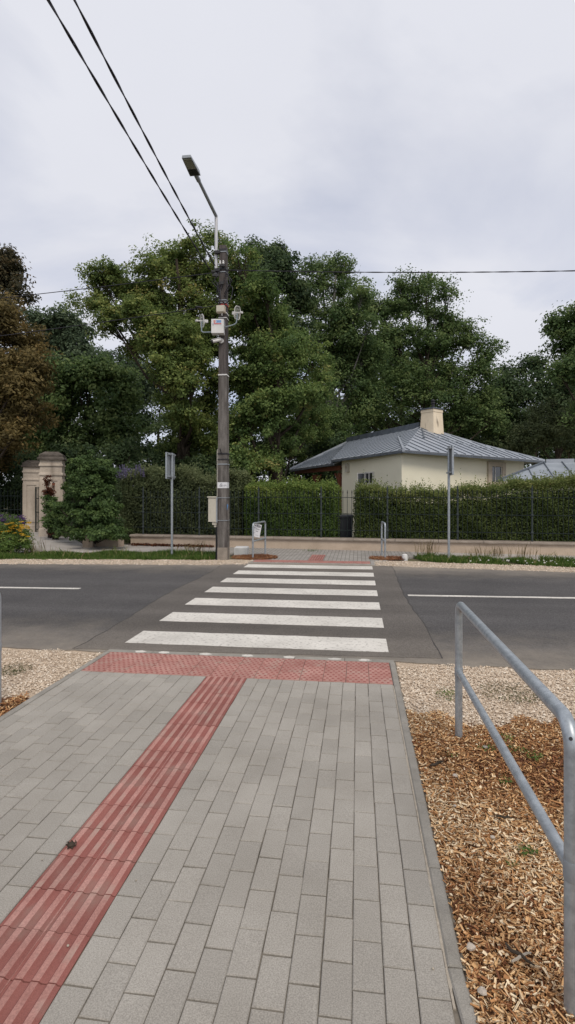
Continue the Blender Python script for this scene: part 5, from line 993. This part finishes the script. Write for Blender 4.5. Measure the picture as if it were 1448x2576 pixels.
ivy = shrub('ivy_bush', 'dense bright ivy mass hanging over the fence beside the gate pillar', [L(225, 1185, 17.4, 40, 30), L(203, 1220, 17.3, 26, 40), L(255, 1205, 17.3, 28, 40), L(232, 1250, 17.0, 40, 40), L(250, 1310, 16.6, 44, 38), L(212, 1310, 17.0, 24, 36), L(285, 1340, 16.4, 26, 16), L(190, 1335, 17.4, 16, 14), L(275, 1285, 16.9, 20, 34), L(262, 1350, 16.1, 40, 8), L(215, 1168, 17.5, 28, 16), L(265, 1180, 17.5, 18, 20), L(180, 1260, 18.2, 10, 30), L(168, 1300, 18.5, 18, 36), L(165, 1338, 18.6, 22, 12), L(240, 1345, 16.2, 46, 12), L(200, 1290, 17.4, 26, 30)], m_lf_ivy, 0.08, 40000, 211, 'ivy', 0.15)
shrub('creeper', 'creeper with reddish shoots climbing the nearer gate pillar', [L(128, 1290, 20.2, 14, 40, .15), L(145, 1325, 19.6, 26, 22, .3), L(150, 1300, 19.4, 14, 40, .2)], m_lf_ivy, 0.09, 5000, 212, 'creeper', 0.16)
shrub('red_creeper', 'reddish dry creeper shoots on the face of the gate pillar', [L(124, 1245, 20.6, 9, 18, .08), L(120, 1215, 20.7, 4, 16, .06), L(140, 1338, 20.2, 14, 10, .1)], m_lf_red, 0.07, 1500, 213, 'creeper', 0.10)
def spikes(name, label, u0, u1, v0, D, n, hgt, m, seed, cat_, green=None):
    g = random.Random(seed); t = thing(name, label, cat_, at((u0 + u1) / 2, 1355, D) * 1.0); t.location.z = -0.07; PP = []; NN = []; b = MB(); r2 = np.random.default_rng(seed)
    for i in range(n):
        p = at(g.uniform(u0, u1), v0 + g.uniform(-8, 10), D + g.uniform(-.5, .5)); h_ = hgt * g.uniform(.6, 1.2); ln_ = Vector((g.uniform(-.12, .12), g.uniform(-.12, .12), 1)); b.tube([(p.x, p.y, p.z - 0.5), p, p + ln_ * h_], [0.006, 0.005, 0.002], 4, False)
        k = 34; f_ = r2.uniform(0.1, 1, k); PP.append(np.array(p)[None] + f_[:, None] * np.array(ln_)[None] * h_ + r2.normal(0, 0.016, (k, 3)) * (1.2 - f_)[:, None]); NN.append(r2.normal(size=(k, 3)))
    b.build('stems', m_lf_stem, t); P = np.concatenate(PP); V, F = leaf_soup(P, np.concatenate(NN), 0.035, 0.03, seed); obj_np('flowers', V, F, r2.random(len(P)), m, t)
    return t
m_lf_stem = flat('green_stem', (0.05, 0.075, 0.025), 0.8)
spikes('flower_bush', 'tall bush with pale lilac flower spikes behind the fence beside the ivy', 292, 368, 1200, 18.3, 80, 0.30, m_lilac, 221, 'flowering bush')
fb = shrub('flower_bed_bush', 'leafy yellow flowering plants at the left edge by the far road', [L(15, 1345, 15.0, 40, 34, .5), L(50, 1360, 14.8, 24, 24, .4), L(-20, 1350, 15.2, 30, 36, .5), L(25, 1375, 14.6, 50, 16, .4)], m_lf_hdg, 0.075, 9000, 222, 'flowers', 0.14, 0.4)
r3 = np.random.default_rng(5); PP = []
for i in range(46):
    p = at(r3.uniform(-40, 78), r3.uniform(1312, 1350), 14.9 + r3.uniform(-.4, .3)); k = 26; q = unit(r3.normal(size=(k, 3))) * np.array([.055, .055, .012]); PP.append(np.array(p)[None] + q)
P = np.concatenate(PP); V, F = leaf_soup(P, r3.normal(size=P.shape) * .4 + np.array([0, -.4, 1]), 0.04, 0.03, 5); obj_np('flower_heads', V, F, r3.random(len(P)), m_yellow, fb)
pf = shrub('purple_flowers', 'purple flowering bush behind the yellow flowers at the left edge', [L(25, 1318, 16.2, 36, 20, .4), L(-15, 1320, 16.2, 30, 20, .4)], m_lf_grn, 0.07, 3000, 223, 'flowers', 0.14, 0.5)
PP = []
for i in range(90):
    p = at(r3.uniform(-30, 64), r3.uniform(1297, 1322), 16.0 + r3.uniform(-.4, .4)); k = 16; PP.append(np.array(p)[None] + r3.normal(0, .025, (k, 3)))
P = np.concatenate(PP); V, F = leaf_soup(P, r3.normal(size=P.shape), 0.04, 0.03, 6); obj_np('flower_heads', V, F, r3.random(len(P)), m_purple, pf)
# dry grass tufts along the wall and in the verge
def tuft(label, x, y, n, hgt, rad, m, seed, z=-0.05, name='dry_grass_tuft', wd=0.008, lean=.4, bias=.5):
    g = np.random.default_rng(seed); P = np.stack([x + g.normal(0, rad, n), y + g.normal(0, rad * .6, n), np.full(n, z)], 1); V, F = blade_soup(P, hgt * g.uniform(.5, 1.15, n), wd, lean, seed); return tag(obj_np(name, V, F, rand_tint(g, n, bias, .25), m), label, 'grass tuft')
for i, (u, v, n, h_, lab) in enumerate(((1075, 1392, 70, .45, 'dry straw tuft against the wall just right of the marker stone'), (1248, 1398, 70, .36, 'dry straw tuft at the wall below the right house window'), (1320, 1402, 60, .42, 'dry straw tuft at the wall near the right edge'), (1200, 1400, 50, .32, 'dry straw tuft right of the right road sign'), (500, 1392, 60, .45, 'tall dry tuft in the grass between the left sign and the pole'), (470, 1393, 40, .35, 'dry tuft in the grass just right of the left road sign'), (85, 1392, 60, .5, 'dry twiggy tuft at the end of the flower bed'))):
    p = at(u, v, 1.6 * 1370 / (v - 1245)); tuft(lab, p.x, p.y, n, h_, 0.16, m_straw, 300 + i)
p = at(785, 1385, 1.6 * 1370 / 140); tuft('small green weed tuft at the foot of the wall behind the crossing', p.x, p.y - .05, 60, .12, .14, m_grass, 320, name='grass_tuft', bias=.35)
# fallen leaves drifted along the wall
g = np.random.default_rng(77); n = 700; s = g.uniform(-7.2, -4.4, n); o = -np.abs(g.normal(0, .14, n)) - .03; P = np.array(F0)[None] + s[:, None] * np.array(FD) + o[:, None] * np.array(FN); P[:, 2] = 0.0 + g.random(n) * .05
V, F = leaf_soup(P, g.normal(size=(n, 3)) * .5 + np.array([0, 0, 1]), .08, .05, 77); stuff(obj_np('fallen_leaves', V, F, g.random(n), m_lf_red), 'dry reddish leaves drifted against the low wall left of the pole', 'leaves')
# clover flowers in the right grass
n = 45; x = g.uniform(2.6, 6, n); y = 13.15 - .17 * (x - 1.2) + g.uniform(.1, .6, n); V, F = leaf_soup(np.stack([x, y, np.full(n, .06) + g.random(n) * .05], 1), g.normal(size=(n, 3)) * .3 + np.array([0, -.5, 1]), .045, .04, 78); stuff(obj_np('clover_flowers', V, F, g.random(n), m_petalw), 'small white clover flowers in the right grass strip', 'flowers')

# ================================================================== SMALL THINGS UNDERFOOT
m_weed = leafmat('leaf_weed', [(0.0, (0.07, 0.075, 0.035)), (0.5, (0.14, 0.14, 0.07)), (1.0, (0.26, 0.23, 0.13))])
def weed(label, u, v, rad, n, seed, m=None, hgt=0.03, cat_='weed'):
    d = 1.6 * 1370 / (v - 1245); p = at(u, v, d); g = np.random.default_rng(seed); a = g.uniform(0, 2 * np.pi, n); r = rad * np.sqrt(g.random(n)); P = np.stack([p.x + r * np.cos(a), p.y + r * np.sin(a), 0.002 + hgt * g.random(n)], 1)
    V, F = leaf_soup(P, np.stack([np.cos(a) * .5, np.sin(a) * .5, np.ones(n)], 1) + g.normal(0, .35, (n, 3)), min(.022, rad * .5), min(.010, rad * .22), seed); return tag(obj_np('weed', V, F, g.random(n), m or m_grass), label, cat_)
for i, (u, v, r, n, lab) in enumerate(((1328, 2148, .045, 34, 'bright green weed rosette in the chips near the lower rail'), (1288, 2178, .03, 16, 'tiny weed left of the bright rosette in the chips'), (1272, 1968, .04, 26, 'small weed in the chips below the middle of the lower rail'), (1345, 1905, .055, 40, 'weed patch in the chips right of the lower rail'), (1305, 1890, .06, 40, 'weed patch in the chips beside the handrail near the gravel'), (1225, 1885, .06, 34, 'weed in the chips under the lower rail near the far post'), (1140, 1905, .035, 20, 'weed in the chips in front of the far handrail post'), (1270, 1860, .06, 34, 'weed at the gravel edge under the upper rail'))): weed(lab, u, v, r, n, 400 + i)
weed('grey green weed patch growing in the gravel under the handrail', 1285, 1745, .24, 380, 420, m_weed, .03); weed('dark weed patch in the gravel at the far left', 35, 1686, .16, 260, 421, m_weed, .03); weed('weed tuft in the gravel behind the far handrail post', 1130, 1752, .10, 110, 422, m_grass, .05)
m_pebble = mat('pebble_stone', [(0.34, 0.29, 0.24), (0.52, 0.46, 0.39)], 0.9, scale=60, speck=0.15)
def pebble(label, u, v, r, seed, m, name='pebble', z=0.004):
    d = 1.6 * 1370 / (v - 1245); p = at(u, v, d); g = random.Random(seed); b = MB(); b.lathe((0, 0, 0), [(r * .5, -r * .5), (r, -.1 * r), (r * .9, r * .3), (r * .4, r * .55)], 7)
    for q in b.v: q.x *= g.uniform(.8, 1.25); q.y *= g.uniform(.8, 1.2); q.z *= g.uniform(.8, 1.2)
    b.v = [q + Vector((p.x, p.y, z + r * .4)) for q in b.v]; return tag(b.build(name, m, None), label, 'stone' if name == 'pebble' else name.split('_')[-1])
for i, (u, v, r, lab) in enumerate(((1185, 2390, .016, 'largest pale stone in the chips near the pavement edge'), (1320, 2000 - 15, .009, 'small pale stone below the lower rail in the chips'), (1146, 1955, .014, 'pale triangular stone in the chips left of the far post'), (1222, 1885, .018, 'flat grey stone in the chips right of the far post'), (1240, 2110, .011, 'grey stone in the chips left of the lower rail'), (1215, 2500, .014, 'grey stone in the chips at the bottom by the edging'), (1145, 2030, .008, 'small white stone in the chips beside the edging'), (1395, 1752, .02, 'white stone in the gravel beyond the upper rail'))): pebble(lab, u, v, r, i, m_pebble if i != 3 else m_edge)
for i, (u, v, lab) in enumerate(((107, 2165, 'tiny white pebble on the pavers left of the red strip'), (172, 2382, 'tiny white pebble on the lower red guide strip'), (1090, 2440, 'tiny tan pebble on a paver near the right edging'), (343, 2217, 'tiny pale pebble on a paver right of the red strip'))): pebble(lab, u, v, .0045, 30 + i, m_sandlight, z=0.003)
# shrivelled seed pod on the red strip
d = 1.6 * 1370 / (2133 - 1245); p = at(180, 2133, d); b = MB(); g = random.Random(3); b.lathe((p.x, p.y, 0.004), [(0.008, 0), (0.016, .006), (0.017, .014), (0.008, .022)], 8)
for k in range(7): a = k * .9; b.tube([(p.x + .012 * math.cos(a), p.y + .012 * math.sin(a), .012), (p.x + .022 * math.cos(a), p.y + .022 * math.sin(a), .016 + g.uniform(-.006, .01)), (p.x + .024 * math.cos(a + .4), p.y + .024 * math.sin(a + .4), .024)], [.005, .003, .001], 5)
tag(b.build('seed_pod', m_bark, None), 'shrivelled dark seed pod lying on the red guide strip', 'seed pod')
def stick(label, u0, v0, u1, v1, r, m, seed):
    P = []; g = random.Random(seed)
    for k in range(5): f_ = k / 4; v = v0 + (v1 - v0) * f_; q = at(u0 + (u1 - u0) * f_, v, 1.6 * 1370 / (v - 1245)); P.append(Vector((q.x + g.uniform(-.004, .004), q.y, 0.020 + g.uniform(-.003, .006))))
    tag(MB().tube(P, [r * .7, r, r, r * .8, r * .4], 6).build('twig', m, None, True), label, 'twig')
stick('brown stick in the chips near the far handrail post', 1085, 1935, 1118, 1922, .008, m_bark, 1); stick('dark twig in the chips near the bottom of the picture', 1270, 2390, 1345, 2445, .006, m_bark, 2); stick('dark twig in the chips halfway along the bed', 1250, 2063, 1290, 2068, .006, m_bark, 3); stick('curled yellow shaving in the chips near the bottom', 1290, 2432, 1335, 2410, .005, m_sandlight, 4)
